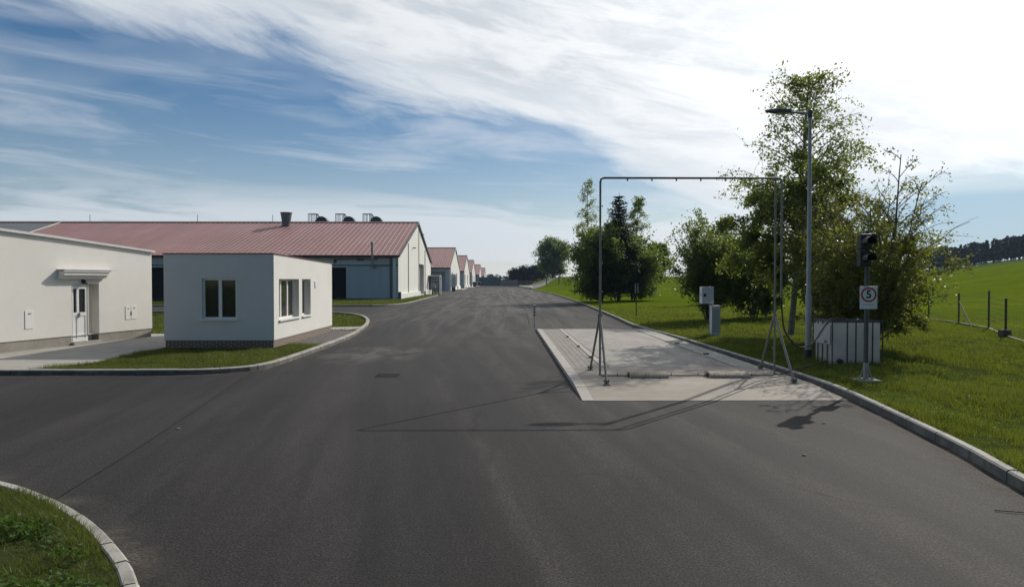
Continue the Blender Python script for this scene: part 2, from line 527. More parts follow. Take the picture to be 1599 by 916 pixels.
# ------------------------------------------------------------------ mesh helpers
class MB:
    def __init__(self):
        self.v = []
        self.f = []

    def add(self, vs, fs):
        o = len(self.v)
        self.v += [tuple(p) for p in vs]
        self.f += [tuple(i + o for i in f) for f in fs]
        return self

    def box(self, x0, x1, y0, y1, z0, z1):
        return self.add([(x0, y0, z0), (x1, y0, z0), (x1, y1, z0), (x0, y1, z0), (x0, y0, z1), (x1, y0, z1), (x1, y1, z1), (x0, y1, z1)],
                        [(0, 3, 2, 1), (4, 5, 6, 7), (0, 1, 5, 4), (1, 2, 6, 5), (2, 3, 7, 6), (3, 0, 4, 7)])

    def bbox(self, x0, x1, y0, y1, z0, z1, r=.01):
        """box with chamfered edges"""
        bm = bmesh.new()
        vs = [bm.verts.new(p) for p in [(x0, y0, z0), (x1, y0, z0), (x1, y1, z0), (x0, y1, z0), (x0, y0, z1), (x1, y0, z1), (x1, y1, z1), (x0, y1, z1)]]
        for f in [(0, 3, 2, 1), (4, 5, 6, 7), (0, 1, 5, 4), (1, 2, 6, 5), (2, 3, 7, 6), (3, 0, 4, 7)]:
            bm.faces.new([vs[i] for i in f])
        bmesh.ops.bevel(bm, geom=list(bm.edges), offset=r, segments=2, affect='EDGES', profile=.6)
        bm.verts.index_update()
        self.add([v.co for v in bm.verts], [[v.index for v in f.verts] for f in bm.faces])
        bm.free()
        return self

    def frame_box(self, O, a, n, a0, a1, n0, n1, z0, z1):
        """box in a wall's own frame: a along the wall, n outwards"""
        O, a, n = Vector(O), Vector(a), Vector(n)
        P = lambda s, t, z: O + a * s + n * t + Vector((0, 0, z))
        return self.add([P(a0, n0, z0), P(a1, n0, z0), P(a1, n1, z0), P(a0, n1, z0), P(a0, n0, z1), P(a1, n0, z1), P(a1, n1, z1), P(a0, n1, z1)],
                        [(0, 3, 2, 1), (4, 5, 6, 7), (0, 1, 5, 4), (1, 2, 6, 5), (2, 3, 7, 6), (3, 0, 4, 7)])

    def tube(self, pts, r, n=10, caps=True):
        pts = [Vector(p) for p in pts]
        rs = r if isinstance(r, (list, tuple)) else [r] * len(pts)
        base = len(self.v)
        up = None
        for i, p in enumerate(pts):
            t = (pts[min(i + 1, len(pts) - 1)] - pts[max(i - 1, 0)])
            t = t.normalized() if t.length > 1e-9 else Vector((0, 0, 1))
            if up is None:
                up = Vector((1, 0, 0)) if abs(t.x) < .8 else Vector((0, 1, 0))
            e1 = (up - t * up.dot(t))
            if e1.length < 1e-6:
                e1 = t.orthogonal()
            e1.normalize()
            up = e1
            e2 = t.cross(e1)
            for j in range(n):
                a = 2 * math.pi * j / n
                self.v.append(tuple(p + (e1 * math.cos(a) + e2 * math.sin(a)) * rs[i]))
        for i in range(len(pts) - 1):
            for j in range(n):
                a, b = base + i * n + j, base + i * n + (j + 1) % n
                self.f.append((a, b, b + n, a + n))
        if caps:
            self.f.append(tuple(base + j for j in reversed(range(n))))
            self.f.append(tuple(base + (len(pts) - 1) * n + j for j in range(n)))
        return self

    def lathe(self, c, prof, n=24, axis='z', caps=True):
        """prof: (radius, height) pairs, revolved about a vertical (z) or depth (y) axis through c"""
        base = len(self.v)
        for r, h in prof:
            for j in range(n):
                a = 2 * math.pi * j / n
                if axis == 'z':
                    self.v.append((c[0] + r * math.cos(a), c[1] + r * math.sin(a), c[2] + h))
                else:
                    self.v.append((c[0] + r * math.cos(a), c[1] + h, c[2] + r * math.sin(a)))
        for i in range(len(prof) - 1):
            for j in range(n):
                a, b = base + i * n + j, base + i * n + (j + 1) % n
                self.f.append((a, b, b + n, a + n) if axis == 'z' else (b, a, a + n, b + n))
        if caps:
            lo = [base + j for j in range(n)]
            hi = [base + (len(prof) - 1) * n + j for j in range(n)]
            self.f.append(tuple(reversed(lo)) if axis == 'z' else tuple(lo))
            self.f.append(tuple(hi) if axis == 'z' else tuple(reversed(hi)))
        return self

    def prism(self, poly, z0, z1):
        n = len(poly)
        return self.add([(x, y, z0) for x, y in poly] + [(x, y, z1) for x, y in poly],
                        [tuple(reversed(range(n))), tuple(range(n, 2 * n))] + [(i, (i + 1) % n, (i + 1) % n + n, i + n) for i in range(n)])

    def sheet(self, poly, z):
        return self.add([(x, y, z) for x, y in poly], [tuple(range(len(poly)))])

    def wall(self, O, a, n, length, z0, top, holes=(), depth=.2, back=False):
        """upright wall with real openings; top is a function of the distance along; reveals go `depth` inwards"""
        O, a, n = Vector(O), Vector(a), Vector(n)
        P = lambda s, z, t=0.0: O + a * s + n * t + Vector((0, 0, z))
        br = {0.0, length}
        for h in holes:
            br |= {h[0], h[1]}
        extra = getattr(top, 'breaks', ())
        br |= set(extra)
        br = sorted(br)
        for s0, s1 in zip(br[:-1], br[1:]):
            m = (s0 + s1) / 2
            hs = sorted([h for h in holes if h[0] - 1e-6 < m < h[1] + 1e-6], key=lambda h: h[2])
            z = z0
            for h in hs:
                if h[2] - z > 1e-4:
                    self.add([P(s0, z), P(s1, z), P(s1, h[2]), P(s0, h[2])], [(0, 1, 2, 3)])
                z = h[3]
            self.add([P(s0, z), P(s1, z), P(s1, top(s1)), P(s0, top(s0))], [(0, 1, 2, 3)])
        for h in holes:
            d = -(h[4] if len(h) > 4 else depth)
            s0, s1, a0, a1 = h[:4]
            self.add([P(s0, a0), P(s0, a1), P(s0, a1, d), P(s0, a0, d)], [(0, 1, 2, 3)])
            self.add([P(s1, a0), P(s1, a0, d), P(s1, a1, d), P(s1, a1)], [(0, 1, 2, 3)])
            self.add([P(s0, a1), P(s1, a1), P(s1, a1, d), P(s0, a1, d)], [(0, 1, 2, 3)])
            self.add([P(s0, a0), P(s0, a0, d), P(s1, a0, d), P(s1, a0)], [(0, 1, 2, 3)])
        return self

    def build(self, name, m, parent=None, smooth=False):
        org = Vector((0, 0, 0))
        p = parent
        while p is not None:
            org += p.location
            p = p.parent
        me = bpy.data.meshes.new(name)
        me.from_pydata([(x - org.x, y - org.y, z - org.z) for x, y, z in self.v], [], self.f)
        me.materials.append(m)
        if smooth:
            me.polygons.foreach_set('use_smooth', [True] * len(me.polygons))
            try:
                me.set_sharp_from_angle(angle=R(40))
            except Exception:
                pass
        me.update()
        o = bpy.data.objects.new(name, me)
        COL.objects.link(o)
        if parent:
            o.parent = parent
        return o


def np_mesh(name, verts, faces_n, m, parent=None, nper=4):
    """fast mesh from numpy arrays: verts (N,3), every nper of them one face"""
    org = np.zeros(3)
    p = parent
    while p is not None:
        org += np.array(p.location)
        p = p.parent
    verts = np.asarray(verts, dtype=np.float32) - org.astype(np.float32)
    me = bpy.data.meshes.new(name)
    nf = len(verts) // nper
    me.vertices.add(len(verts))
    me.vertices.foreach_set('co', verts.ravel())
    me.loops.add(len(verts))
    me.loops.foreach_set('vertex_index', np.arange(len(verts), dtype=np.int32))
    me.polygons.add(nf)
    me.polygons.foreach_set('loop_start', np.arange(0, len(verts), nper, dtype=np.int32))
    me.polygons.foreach_set('loop_total', np.full(nf, nper, dtype=np.int32))
    me.update(calc_edges=True)
    me.materials.append(m)
    o = bpy.data.objects.new(name, me)
    COL.objects.link(o)
    if parent:
        o.parent = parent
    return o


def tag(o, label=None, cat=None, group=None, kind=None):
    if label:
        o['label'] = label
    if cat:
        o['category'] = cat
    if group:
        o['group'] = group
    if kind:
        o['kind'] = kind
    return o


def thing(name, label, cat, loc, group=None):
    o = bpy.data.objects.new(name, None)
    o.empty_display_size = .3
    COL.objects.link(o)
    o.location = loc
    return tag(o, label, cat, group)


def struct(o):
    o['kind'] = 'structure'
    return o


def catmull(pts, step):
    pts = [np.array(p, float) for p in pts]
    P = [2 * pts[0] - pts[1]] + pts + [2 * pts[-1] - pts[-2]]
    out = []
    for i in range(1, len(P) - 2):
        n = max(2, int(np.linalg.norm(P[i + 1] - P[i]) / step))
        for j in range(n):
            t = j / n
            p0, p1, p2, p3 = P[i - 1], P[i], P[i + 1], P[i + 2]
            out.append(.5 * (2 * p1 + (p2 - p0) * t + (2 * p0 - 5 * p1 + 4 * p2 - p3) * t * t + (3 * p1 - p0 - 3 * p2 + p3) * t ** 3))
    out.append(pts[-1])
    return np.array(out)


def offset_line(line, d):
    """shift a polyline to its left by d"""
    t = np.gradient(line, axis=0)
    t /= np.linalg.norm(t, axis=1)[:, None] + 1e-9
    return line + np.stack([-t[:, 1], t[:, 0]], 1) * d


def kerb(name, line, width, h, seed=0, gap=.016, stone=1.0):
    """row of kerb stones with chamfered top edges along a line; the stones lie on the left of the line"""
    rnd = random.Random(seed)
    d = np.r_[0, np.cumsum(np.linalg.norm(np.diff(line, axis=0), axis=1))]
    L = d[-1]
    mb = MB()
    s = 0.0
    at = lambda q: np.array([np.interp(q, d, line[:, 0]), np.interp(q, d, line[:, 1])])
    c = .022
    sg = 1 if width > 0 else -1
    prof = [(0, -.1), (0, h - c), (c * sg, h), (width - c * .6 * sg, h), (width, h - c * .6), (width, -.1)]
    while s < L - .05:
        e = min(s + stone, L)
        dz, dn = rnd.uniform(-.004, .004), rnd.uniform(-.004, .004)
        ring = []
        k = 5 if stone < 2 else 3
        for i in range(k):
            q = s + gap / 2 + (e - s - gap) * i / (k - 1)
            p = at(q)
            tn = at(min(q + .05, L)) - at(max(q - .05, 0))
            tn /= np.linalg.norm(tn) + 1e-9
            nn = np.array([-tn[1], tn[0]])
            ring.append([(p[0] + nn[0] * (a + dn), p[1] + nn[1] * (a + dn), z + dz) for a, z in prof])
        m = len(prof)
        vs = [v for r_ in ring for v in r_]
        fs = []
        for i in range(k - 1):
            for j in range(m - 1):
                fs.append((i * m + j, i * m + j + 1, (i + 1) * m + j + 1, (i + 1) * m + j))
        fs.append(tuple(range(m)))
        fs.append(tuple((k - 1) * m + j for j in reversed(range(m))))
        mb.add(vs, fs)
        s = e
        if s > 90:
            stone = 3.0
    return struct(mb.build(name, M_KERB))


# ------------------------------------------------------------------ terrain
KERB_R = catmull([(2.2, -12), (3.6, -4), (4.75, 3), (5.68, 7.45), (6.08, 9.2), (6.70, 13.1), (6.84, 15.2), (6.86, 18), (6.72, 26), (6.48, 31), (6.42, 34.5), (6.72, 41), (7.12, 52), (7.8, 74), (8.1, 106), (7.7, 140), (7.0, 178)], .5)


def sstep(a, b, x):
    t = np.clip((x - a) / (b - a), 0, 1)
    return t * t * (3 - 2 * t)


def kerb_x(y):
    return np.interp(y, KERB_R[:, 1], KERB_R[:, 0])


def height(x, y):
    x, y = np.asarray(x, float), np.asarray(y, float)
    u = np.minimum(x - .46 * y - 5, 150)
    ramp = .125 * np.where(u > 20, u, 4 * np.log1p(np.exp(np.minimum(u, 20) / 4)))
    ramp = ramp * sstep(16, 95, x)
    bank = 3.5 * sstep(8, 24, x) * sstep(120, 245, y) * (1 - sstep(60, 130, x))
    und = .05 * np.sin(x * .9 + 1.3) * np.sin(y * .55) * sstep(0, 2, x - kerb_x(y))
    rise = .10 * sstep(0, 5, x - kerb_x(y))
    return .128 + ramp + bank + und + rise


def grid_mesh(name, XX, YY, ZZ, m, smooth=True):
    nr, nc = XX.shape
    vs = np.stack([XX.ravel(), YY.ravel(), ZZ.ravel()], 1)
    i = np.arange(nr - 1)[:, None] * nc + np.arange(nc - 1)[None, :]
    fs = np.stack([i, i + 1, i + 1 + nc, i + nc], -1).reshape(-1, 4)
    me = bpy.data.meshes.new(name)
    me.from_pydata(vs.tolist(), [], fs.tolist())
    me.materials.append(m)
    if smooth:
        me.polygons.foreach_set('use_smooth', [True] * len(me.polygons))
    me.update()
    o = bpy.data.objects.new(name, me)
    COL.objects.link(o)
    return o


def build_terrain():
    g = MB().sheet([(-2500, -300), (2500, -300), (2500, 3000), (-2500, 3000)], -.03)
    struct(g.build('ground', M_GROUND))
    # yard and road asphalt
    ys = np.r_[np.arange(-12, 60, 1.0), np.arange(60, 178, 4.0), [178]]
    right = [(float(kerb_x(y)) + .05, float(y)) for y in ys] + [(6.0, 215), (4.5, 262), (9, 300)]
    poly = [(-60, -12)] + right + [(-11, 300), (-11, 455), (-14, 455), (-14, 110), (-95, 100), (-95, -12)]
    # built as strips so that the sheet is made of plain quads
    mb = MB()
    rows = []
    for x, y in right:
        left = -95 if y < 79 else (-13.5)
        rows.append((left, x, y))
    for (l0, r0, y0), (l1, r1, y1) in zip(rows[:-1], rows[1:]):
        l = max(l0, l1) if l0 != l1 else l0
        mb.add([(l, y0, 0), (r0, y0, 0), (r1, y1, 0), (l, y1, 0)], [(0, 1, 2, 3)])
    mb.add([(-13.5, 300, 0), (9, 300, 0), (-6, 460, 0), (-13.5, 460, 0)], [(0, 1, 2, 3)])
    struct(mb.build('road_asphalt', M_ASPHALT))
    # verge and meadow on the right, one height field from the kerb to beyond the wood
    off = np.r_[0, .15, .4, .8, 1.3, 2, 2.8, 3.8, 5, 6.5, 8, 10, 12, 14.5, 17, 20, 24, 28, 33, 38, 45, 53, 62, 72, 84, 98, 115, 135, 158, 185, 215, 250, 290, 340, 400, 480, 580, 700, 900, 1200, 1800]
    yy = np.r_[np.arange(-12, 4, 2), np.arange(4, 40, .8), np.arange(40, 90, 3), np.arange(90, 320, 7), np.arange(320, 520, 14), [560, 620, 720, 900, 1300]]
    XX = kerb_x(yy)[:, None] + .115 + off[None, :]
    XX = np.where(yy[:, None] > 178, np.interp(yy, [178, 215, 262, 300, 3000], [7.1, 6.1, 4.6, 9.2, 9.2])[:, None] + off[None, :], XX)
    YY = np.repeat(yy[:, None], len(off), 1)
    grid = grid_mesh('meadow', XX, YY, height(XX, YY), M_FIELD)
    struct(grid)
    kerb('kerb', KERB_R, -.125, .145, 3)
    # gravel embankment at the far end of the road
    ys2 = np.linspace(186, 292, 30)
    xs0 = np.interp(ys2, [186, 215, 262, 300], [7.3, 6.3, 4.8, 8.4])
    fr = np.linspace(0, 1, 14)
    wd = np.interp(ys2, [186, 205, 250, 292], [.6, 5, 13, 22])
    XX = xs0[:, None] + fr[None, :] * wd[:, None]
    YY = np.repeat(ys2[:, None], 14, 1)
    struct(grid_mesh('gravel_bank', XX, YY, height(XX, YY) + .06, M_EARTH))


build_terrain()

# island round the gatehouse
ISLE = catmull([(-30, 16.75), (-20, 16.7), (-12.3, 16.7), (-8.5, 16.72), (-7.3, 16.85), (-6.5, 17.35), (-6.15, 18.4), (-6.08, 20.8), (-6.08, 25.3), (-6.2, 28.5), (-6.5, 31.5), (-7.1, 36), (-8.2, 41), (-10.0, 45.6), (-13, 48.3), (-18, 49), (-40, 49)], .4)
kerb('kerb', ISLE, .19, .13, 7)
isle_in = offset_line(ISLE, .17)
MB().sheet([tuple(p) for p in isle_in] + [(-40, 16.9)], .018).build('lawn', M_LAWN)['kind'] = 'structure'
# paved court and path between the office and the gatehouse, on the island
path = MB().sheet([(-30, 16.92), (-12.35, 17.05), (-11.4, 19.0), (-11.5, 21.2), (-11.57, 23.3), (-11.57, 29.4), (-30, 29.4)], .026)
struct(path.build('paved_path', M_PATH))
gravel = MB().sheet([(-7.82, 24.2), (-6.4, 24.6), (-6.25, 27.0), (-6.55, 31.2), (-7.82, 31.3)], .026)
struct(gravel.build('gravel_strip', M_GRAVEL))
struct(MB().sheet([(-9.2, 31.5), (-7.2, 31.6), (-6.75, 32.6), (-6.95, 34.0), (-9.2, 33.2)], .030).build('paving_slab', M_PATH))
# lawn in the near left corner
CORNER = catmull([(-40, 8.9), (-14, 8.85), (-9, 8.65), (-7, 8.22), (-5.67, 7.7), (-4.85, 7.2), (-4.08, 6.6), (-3.35, 5.86), (-2.72, 5.08), (-2.35, 4.2), (-2.15, 3.0), (-2.1, 1), (-2.1, -4)], .3)
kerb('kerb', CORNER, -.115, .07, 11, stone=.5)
corner_in = offset_line(CORNER, -.105)
struct(MB().sheet([tuple(p) for p in corner_in] + [(-40, -4)], .055).build('lawn', M_LAWN))
# grass strip in front of the first barn
STRIP = catmull([(-70, 60.8), (-25, 60.8), (-13.5, 60.8), (-11.2, 61.6), (-9.9, 64.5), (-9.5, 70), (-9.75, 88), (-9.95, 103), (-10.4, 105.5), (-12, 106.5)], .6)
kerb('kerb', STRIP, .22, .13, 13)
strip_in = offset_line(STRIP, .2)
struct(MB().sheet([tuple(p) for p in strip_in] + [(-70, 106)], .10).build('lawn', M_LAWN))
# pads in front of the other barns
for i, y in enumerate((166, 214, 262, 335, 420)):
    mb = MB().box(-13.4, -9.9, y, y + 24, -.02, .12)
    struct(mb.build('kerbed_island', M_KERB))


def grit(line, width):
    m = bpy.data.materials.get('road_grit')
    if m is None:
        m = bpy.data.materials.new('road_grit')
        m.use_nodes = True
        k = NT(m.node_tree)
        co = k.n('ShaderNodeTexCoord').outputs['Object']
        uv = k.n('ShaderNodeAttribute', attribute_name='across')
        f = k.math('MULTIPLY', k.ss(uv.outputs['Fac'], 1.0, .05), k.ss(k.noise(co, 1.1, 6, .7), .36, .66))
        f = k.math('MULTIPLY', f, k.ss(k.noise(co, 34, 3, .7), .35, .6, .35, 1.0))
        p = k.n('ShaderNodeBsdfPrincipled')
        k.link(k.mix(k.noise(co, 22, 4), (.075, .062, .05), (.16, .14, .115)), p.inputs['Base Color'])
        p.inputs['Roughness'].default_value = .95
        tr = k.n('ShaderNodeBsdfTransparent')
        mx = k.n('ShaderNodeMixShader')
        k.put(mx.inputs[0], k.math('MULTIPLY', f, .85))
        k.link(tr.outputs[0], mx.inputs[1])
        k.link(p.outputs[0], mx.inputs[2])
        out = k.n('ShaderNodeOutputMaterial')
        k.link(mx.outputs[0], out.inputs[0])
    far = offset_line(line, width)
    near = offset_line(line, math.copysign(.004, width))
    mb = MB()
    for i in range(len(line) - 1):
        q = [(*near[i], .005), (*near[i + 1], .005), (*far[i + 1], .005), (*far[i], .005)]
        mb.add(q if width < 0 else q, [(0, 3, 2, 1) if width < 0 else (0, 1, 2, 3)])
    o = mb.build('road_grit', m)
    at = o.data.attributes.new('across', 'FLOAT', 'POINT')
    at.data.foreach_set('value', [0.0, 0.0, 1.0, 1.0] * (len(line) - 1))
    struct(o)


grit(KERB_R[:400], .55)
grit(ISLE, -.5)
grit(CORNER, .45)
# joints in the asphalt
seam = MB()
for line, w in (([(-4.62, 6.75), (-4.73, 7.3), (-5.02, 9.36), (-5.52, 12.4), (-6.16, 16.1)], .014), ([(-7, 31.4), (1.4, 31.4)], .03), ([(-4.9, 102), (7.9, 103)], .10), ([(1.2, 112), (1.7, 60), (1.35, 36)], .035)):
    L = catmull(line, .4)
    a, b = offset_line(L, w / 2), offset_line(L, -w / 2)
    for i in range(len(L) - 1):
        seam.add([(*b[i], .004), (*b[i + 1], .004), (*a[i + 1], .004), (*a[i], .004)], [(0, 1, 2, 3)])
struct(seam.build('road_joint', mat('tarred_joint', (.013, .0118, .0118), .9, .5, 1.2, spec=.1)))


# ------------------------------------------------------------------ buildings
def window_unit(parent, O, a, n, s0, s1, z0, z1, panes, inset, sill=True, fw=.065):
    """white frame with mullions, glass behind it and an outside sill; window > frame, pane, sill"""
    fr = MB()
    d = -inset
    fr.frame_box(O, a, n, s0, s1, d - .07, d, z0, z0 + fw)
    fr.frame_box(O, a, n, s0, s1, d - .07, d, z1 - fw, z1)
    fr.frame_box(O, a, n, s0, s0 + fw, d - .07, d, z0 + fw, z1 - fw)
    fr.frame_box(O, a, n, s1 - fw, s1, d - .07, d, z0 + fw, z1 - fw)
    w = (s1 - s0) / panes
    for i in range(1, panes):
        c = s0 + w * i
        fr.frame_box(O, a, n, c - fw * .85, c + fw * .85, d - .07, d + .006, z0 + fw, z1 - fw)
    f = fr.build('window', M_UPVC, parent)
    for i in range(panes):
        p = MB().frame_box(O, a, n, s0 + w * i + fw * .8, s0 + w * (i + 1) - fw * .8, d - .055, d - .04, z0 + fw * .9, z1 - fw * .9)
        p.build('pane', M_PANE, f)
    if sill:
        MB().frame_box(O, a, n, s0 - .05, s1 + .05, -inset + .005, .07, z0 - .05, z0 - .005).build('sill', M_UPVC, f)
    return f


def build_gatehouse():
    x0, x1, y0, y1 = -11.57, -7.84, 23.35, 31.2
    t = thing('gatehouse', 'small white flat roofed gatehouse on a dark brick plinth at the kerb bend', 'gatehouse', ((x0 + x1) / 2, (y0 + y1) / 2, .1))
    ztop = lambda y: 3.2 - (y - y0) / (y1 - y0) * .13
    w = MB()
    zb = .27
    f_hole = (1.29, 2.46, .99, 2.38)
    w.wall((x0, y0, 0), (1, 0, 0), (0, -1, 0), x1 - x0, zb, lambda s: 3.2, [f_hole], .12)
    side = [(.53, 2.85, .93, 2.36), (3.25, 4.42, .93, 2.36)]
    w.wall((x1, y0, 0), (0, 1, 0), (1, 0, 0), y1 - y0, zb, lambda s: ztop(y0 + s), side, .24)
    w.wall((x1, y1, 0), (-1, 0, 0), (0, 1, 0), x1 - x0, zb, lambda s: ztop(y1))
    w.wall((x0, y1, 0), (0, -1, 0), (-1, 0, 0), y1 - y0, zb, lambda s: ztop(y1 - s))
    w.build('wall', M_RENDER2, t)
    MB().box(x0 + .03, x1 - .03, y0 + .03, y1 - .03, -.02, zb + .003).build('plinth', M_BRICK, t)
    r = MB()
    r.add([(x0 - .03, y0 - .04, 3.203), (x1 + .03, y0 - .04, 3.203), (x1 + .03, y1 + .03, ztop(y1) + .003), (x0 - .03, y1 + .03, ztop(y1) + .003),
           (x0 - .03, y0 - .04, 3.235), (x1 + .03, y0 - .04, 3.235), (x1 + .03, y1 + .03, ztop(y1) + .03), (x0 - .03, y1 + .03, ztop(y1) + .03)],
          [(0, 3, 2, 1), (4, 5, 6, 7), (0, 1, 5, 4), (1, 2, 6, 5), (2, 3, 7, 6), (3, 0, 4, 7)])
    r.build('roof', M_REDTRIM, t)
    window_unit(t, (x0, y0, 0), (1, 0, 0), (0, -1, 0), *f_hole, 2, .09)
    window_unit(t, (x1, y0, 0), (0, 1, 0), (1, 0, 0), *side[0], 3, .20)
    window_unit(t, (x1, y0, 0), (0, 1, 0), (1, 0, 0), *side[1], 1, .20)
    MB().bbox(x1, x1 + .03, 28.35, 28.6, 2.02, 2.28, .008).build('vent_cover', M_UPVC, t)


def build_office():
    A, B = Vector((-15.35, 20.9, 0)) * 1.03, Vector((-13.92, 27.15, 0)) * 1.03
    a = (B - A).normalized()
    n = Vector((a.y, -a.x, 0))
    ext = 7.0                                     # the wall goes on to the left, out of view
    O = A - a * ext
    L = (B - A).length + ext
    t = thing('office_building', 'long cream rendered office building with a white door under a small canopy', 'building', (A.x, A.y, .1))
    top = lambda s: 4.16 - max(0, s - 1.5) * .0555 - max(0, s - 9.0) * .012
    top.breaks = (1.5, 9.0)
    w = MB()
    ds = ext + 2.72                               # door position along the wall
    zb = .36
    w.wall(O, a, n, L, zb, top, [(ds, ds + .74, .36, 2.18, .14), (ds + .74, ds + 1.20, .36, 2.18, .34)], .34)
    w.frame_box(O, a, n, ds + .74, ds + 1.2, -.36, -.335, .1, 2.2)
    E = B
    dep = 13.0
    w.wall(E, -n, a, dep, zb, lambda s: top(L))
    w.wall(E - n * dep, -a, -n, L, zb, lambda s: top(L - s))
    w.wall(O - n * dep, n, -a, dep, zb, lambda s: top(0))
    w.build('wall', M_RENDER, t)
    pl = MB()
    pl.frame_box(O, a, n, 0, ds, -dep + .03, -.025, -.02, zb + .002)
    pl.frame_box(O, a, n, ds + 1.2, L - .03, -dep + .03, -.025, -.02, zb + .002)
    pl.build('plinth', M_PLINTH, t)
    r = MB()
    ss = [0, 1.5, 9.0, L + .10]
    for s0, s1 in zip(ss[:-1], ss[1:]):
        P = lambda s, tt, z: O + a * s + n * tt + Vector((0, 0, z))
        z0_, z1_ = top(min(s0, L)), top(min(s1, L))
        vs = [P(s0, .10, z0_ + .003), P(s1, .10, z1_ + .003), P(s1, -dep, z1_ + .003), P(s0, -dep, z0_ + .003), P(s0, .10, z0_ + .085), P(s1, .10, z1_ + .085), P(s1, -dep, z1_ + .085), P(s0, -dep, z0_ + .085)]
        r.add(vs, [(0, 3, 2, 1), (4, 5, 6, 7), (0, 1, 5, 4), (1, 2, 6, 5), (2, 3, 7, 6), (3, 0, 4, 7)])
    r.build('roof', M_COPING, t)
    # white half-glazed double door, set back in the wall
    d = MB()
    d0, d1 = ds, ds + .735
    nd = -.05
    d.frame_box(O, a, n, d0, d0 + .06, nd - .08, nd, .125, 2.18)
    d.frame_box(O, a, n, d1 - .06, d1, nd - .08, nd, .125, 2.18)
    d.frame_box(O, a, n, d0 + .06, d1 - .06, nd - .08, nd, 2.11, 2.18)
    split = d0 + .30
    leafs = ((d0 + .065, split), (split + .004, d1 - .065))
    for l0, l1 in leafs:
        d.frame_box(O, a, n, l0, l0 + .045, nd - .06, nd + .012, .135, 2.105)
        d.frame_box(O, a, n, l1 - .045, l1, nd - .06, nd + .012, .135, 2.105)
        d.frame_box(O, a, n, l0 + .045, l1 - .045, nd - .06, nd + .012, 2.01, 2.105)
        d.frame_box(O, a, n, l0 + .045, l1 - .045, nd - .06, nd + .012, 1.05, 1.17)
        d.frame_box(O, a, n, l0 + .045, l1 - .045, nd - .06, nd + .012, .135, .25)
        d.frame_box(O, a, n, l0 + .045, l1 - .045, nd - .05, nd - .008, .25, 1.05)
    do = d.build('door', M_UPVC, t)
    for l0, l1 in leafs:
        MB().frame_box(O, a, n, l0 + .053, l1 - .053, nd - .04, nd - .025, 1.168, 2.012).build('pane', M_PANE2, do)
    MB().frame_box(O, a, n, split + .03, split + .055, nd + .012, nd + .06, 1.0, 1.16).build('handle', M_GALV, do)
    MB().frame_box(O, a, n, d0 - .02, d0 + 1.22, -.34, .12, -.02, .124).build('doorstep', M_CONC, t)
    # canopy: slab with a gutter lip
    c = MB()
    c0, c1 = ds - .55, ds + 1.75
    P = lambda s, tt, z: O + a * s + n * tt + Vector((0, 0, z))
    prof = [(0, 2.36), (0, 2.66), (.20, 2.62), (.27, 2.62), (.27, 2.50), (.18, 2.47), (.15, 2.36)]
    vs = [P(c0, q, z) for q, z in prof] + [P(c1 - .35, q, z) for q, z in prof]
    m = len(prof)
    c.add(vs, [tuple(range(m)), tuple(reversed(range(m, 2 * m)))] + [(i, i + m, (i + 1) % m + m, (i + 1) % m) for i in range(m)])
    co = c.build('canopy', M_RENDER, t)
    MB().frame_box(O, a, n, c0 - .04, c1, .0, .33, 2.665, 2.695).build('sheet', M_COPING, co)
    MB().frame_box(O, a, n, c0 - .04, c1 - .3, .273, .31, 2.60, 2.664).build('gutter', M_COPING, co)
    lm = MB()
    lm.frame_box(O, a, n, ds + .42, ds + .52, 0, .06, 2.22, 2.34)
    q = O + a * (ds + .47) + n * .11 + Vector((0, 0, 2.26))
    lm.lathe((q.x, q.y, q.z - .05), [(.02, .1), (.07, .06), (.085, 0), (.06, -.04)], 12)
    lm.build('wall_lamp', M_BLACK, t)
    # white meter boxes on the wall
    for s0, z0, w_, h_ in ((ext + .90, .72, .30, .60), (ext + 5.18, .80, .26, .52), (ext + 5.47, .80, .28, .54)):
        b = MB().frame_box(O, a, n, s0, s0 + w_, .001, .016, z0, z0 + h_).build('meter_box', M_BOX, t)
        MB().frame_box(O, a, n, s0 + .1, s0 + w_ - .08, .016, .021, z0 + h_ - .12, z0 + h_ - .09).build('slot', M_DGREY, b)
    MB().frame_box(O, a, n, ext + 5.445, ext + 5.466, .001, .035, .95, 1.1).build('bracket', M_BLACK, t)


EAVE, RISE, HALF = 5.3, 5.15, 17.5
XR = -12.2


def sheet_roof(mb, x0, x1, ynear, ov=.35, rib=.60, rw=.10, rh=.035):
    """both slopes of a ribbed sheet roof with trapezoid ribs running down the slope"""
    yr = ynear + HALF
    sl = RISE / HALF
    for sgn in (-1, 1):
        ye = yr + sgn * (HALF + ov)
        ze = EAVE - ov * sl
        zr = EAVE + RISE
        nx = int((x1 - x0) / rib)
        prof = []
        x = x1
        for i in range(nx):
            prof += [(x, 0), (x - rib + rw * 1.6, 0), (x - rib + rw * 1.2, rh), (x - rib + rw * .4, rh)]
            x -= rib
        prof += [(x, 0), (x0, 0)]
        lo = [(px, ye, ze + pz + .02) for px, pz in prof]
        hi = [(px, yr, zr + pz + .02) for px, pz in prof]
        m = len(prof)
        fs = [(i, i + 1, m + i + 1, m + i) if sgn > 0 else (i + 1, i, m + i, m + i + 1) for i in range(m - 1)]
        mb.add(lo + hi, fs)
    return mb


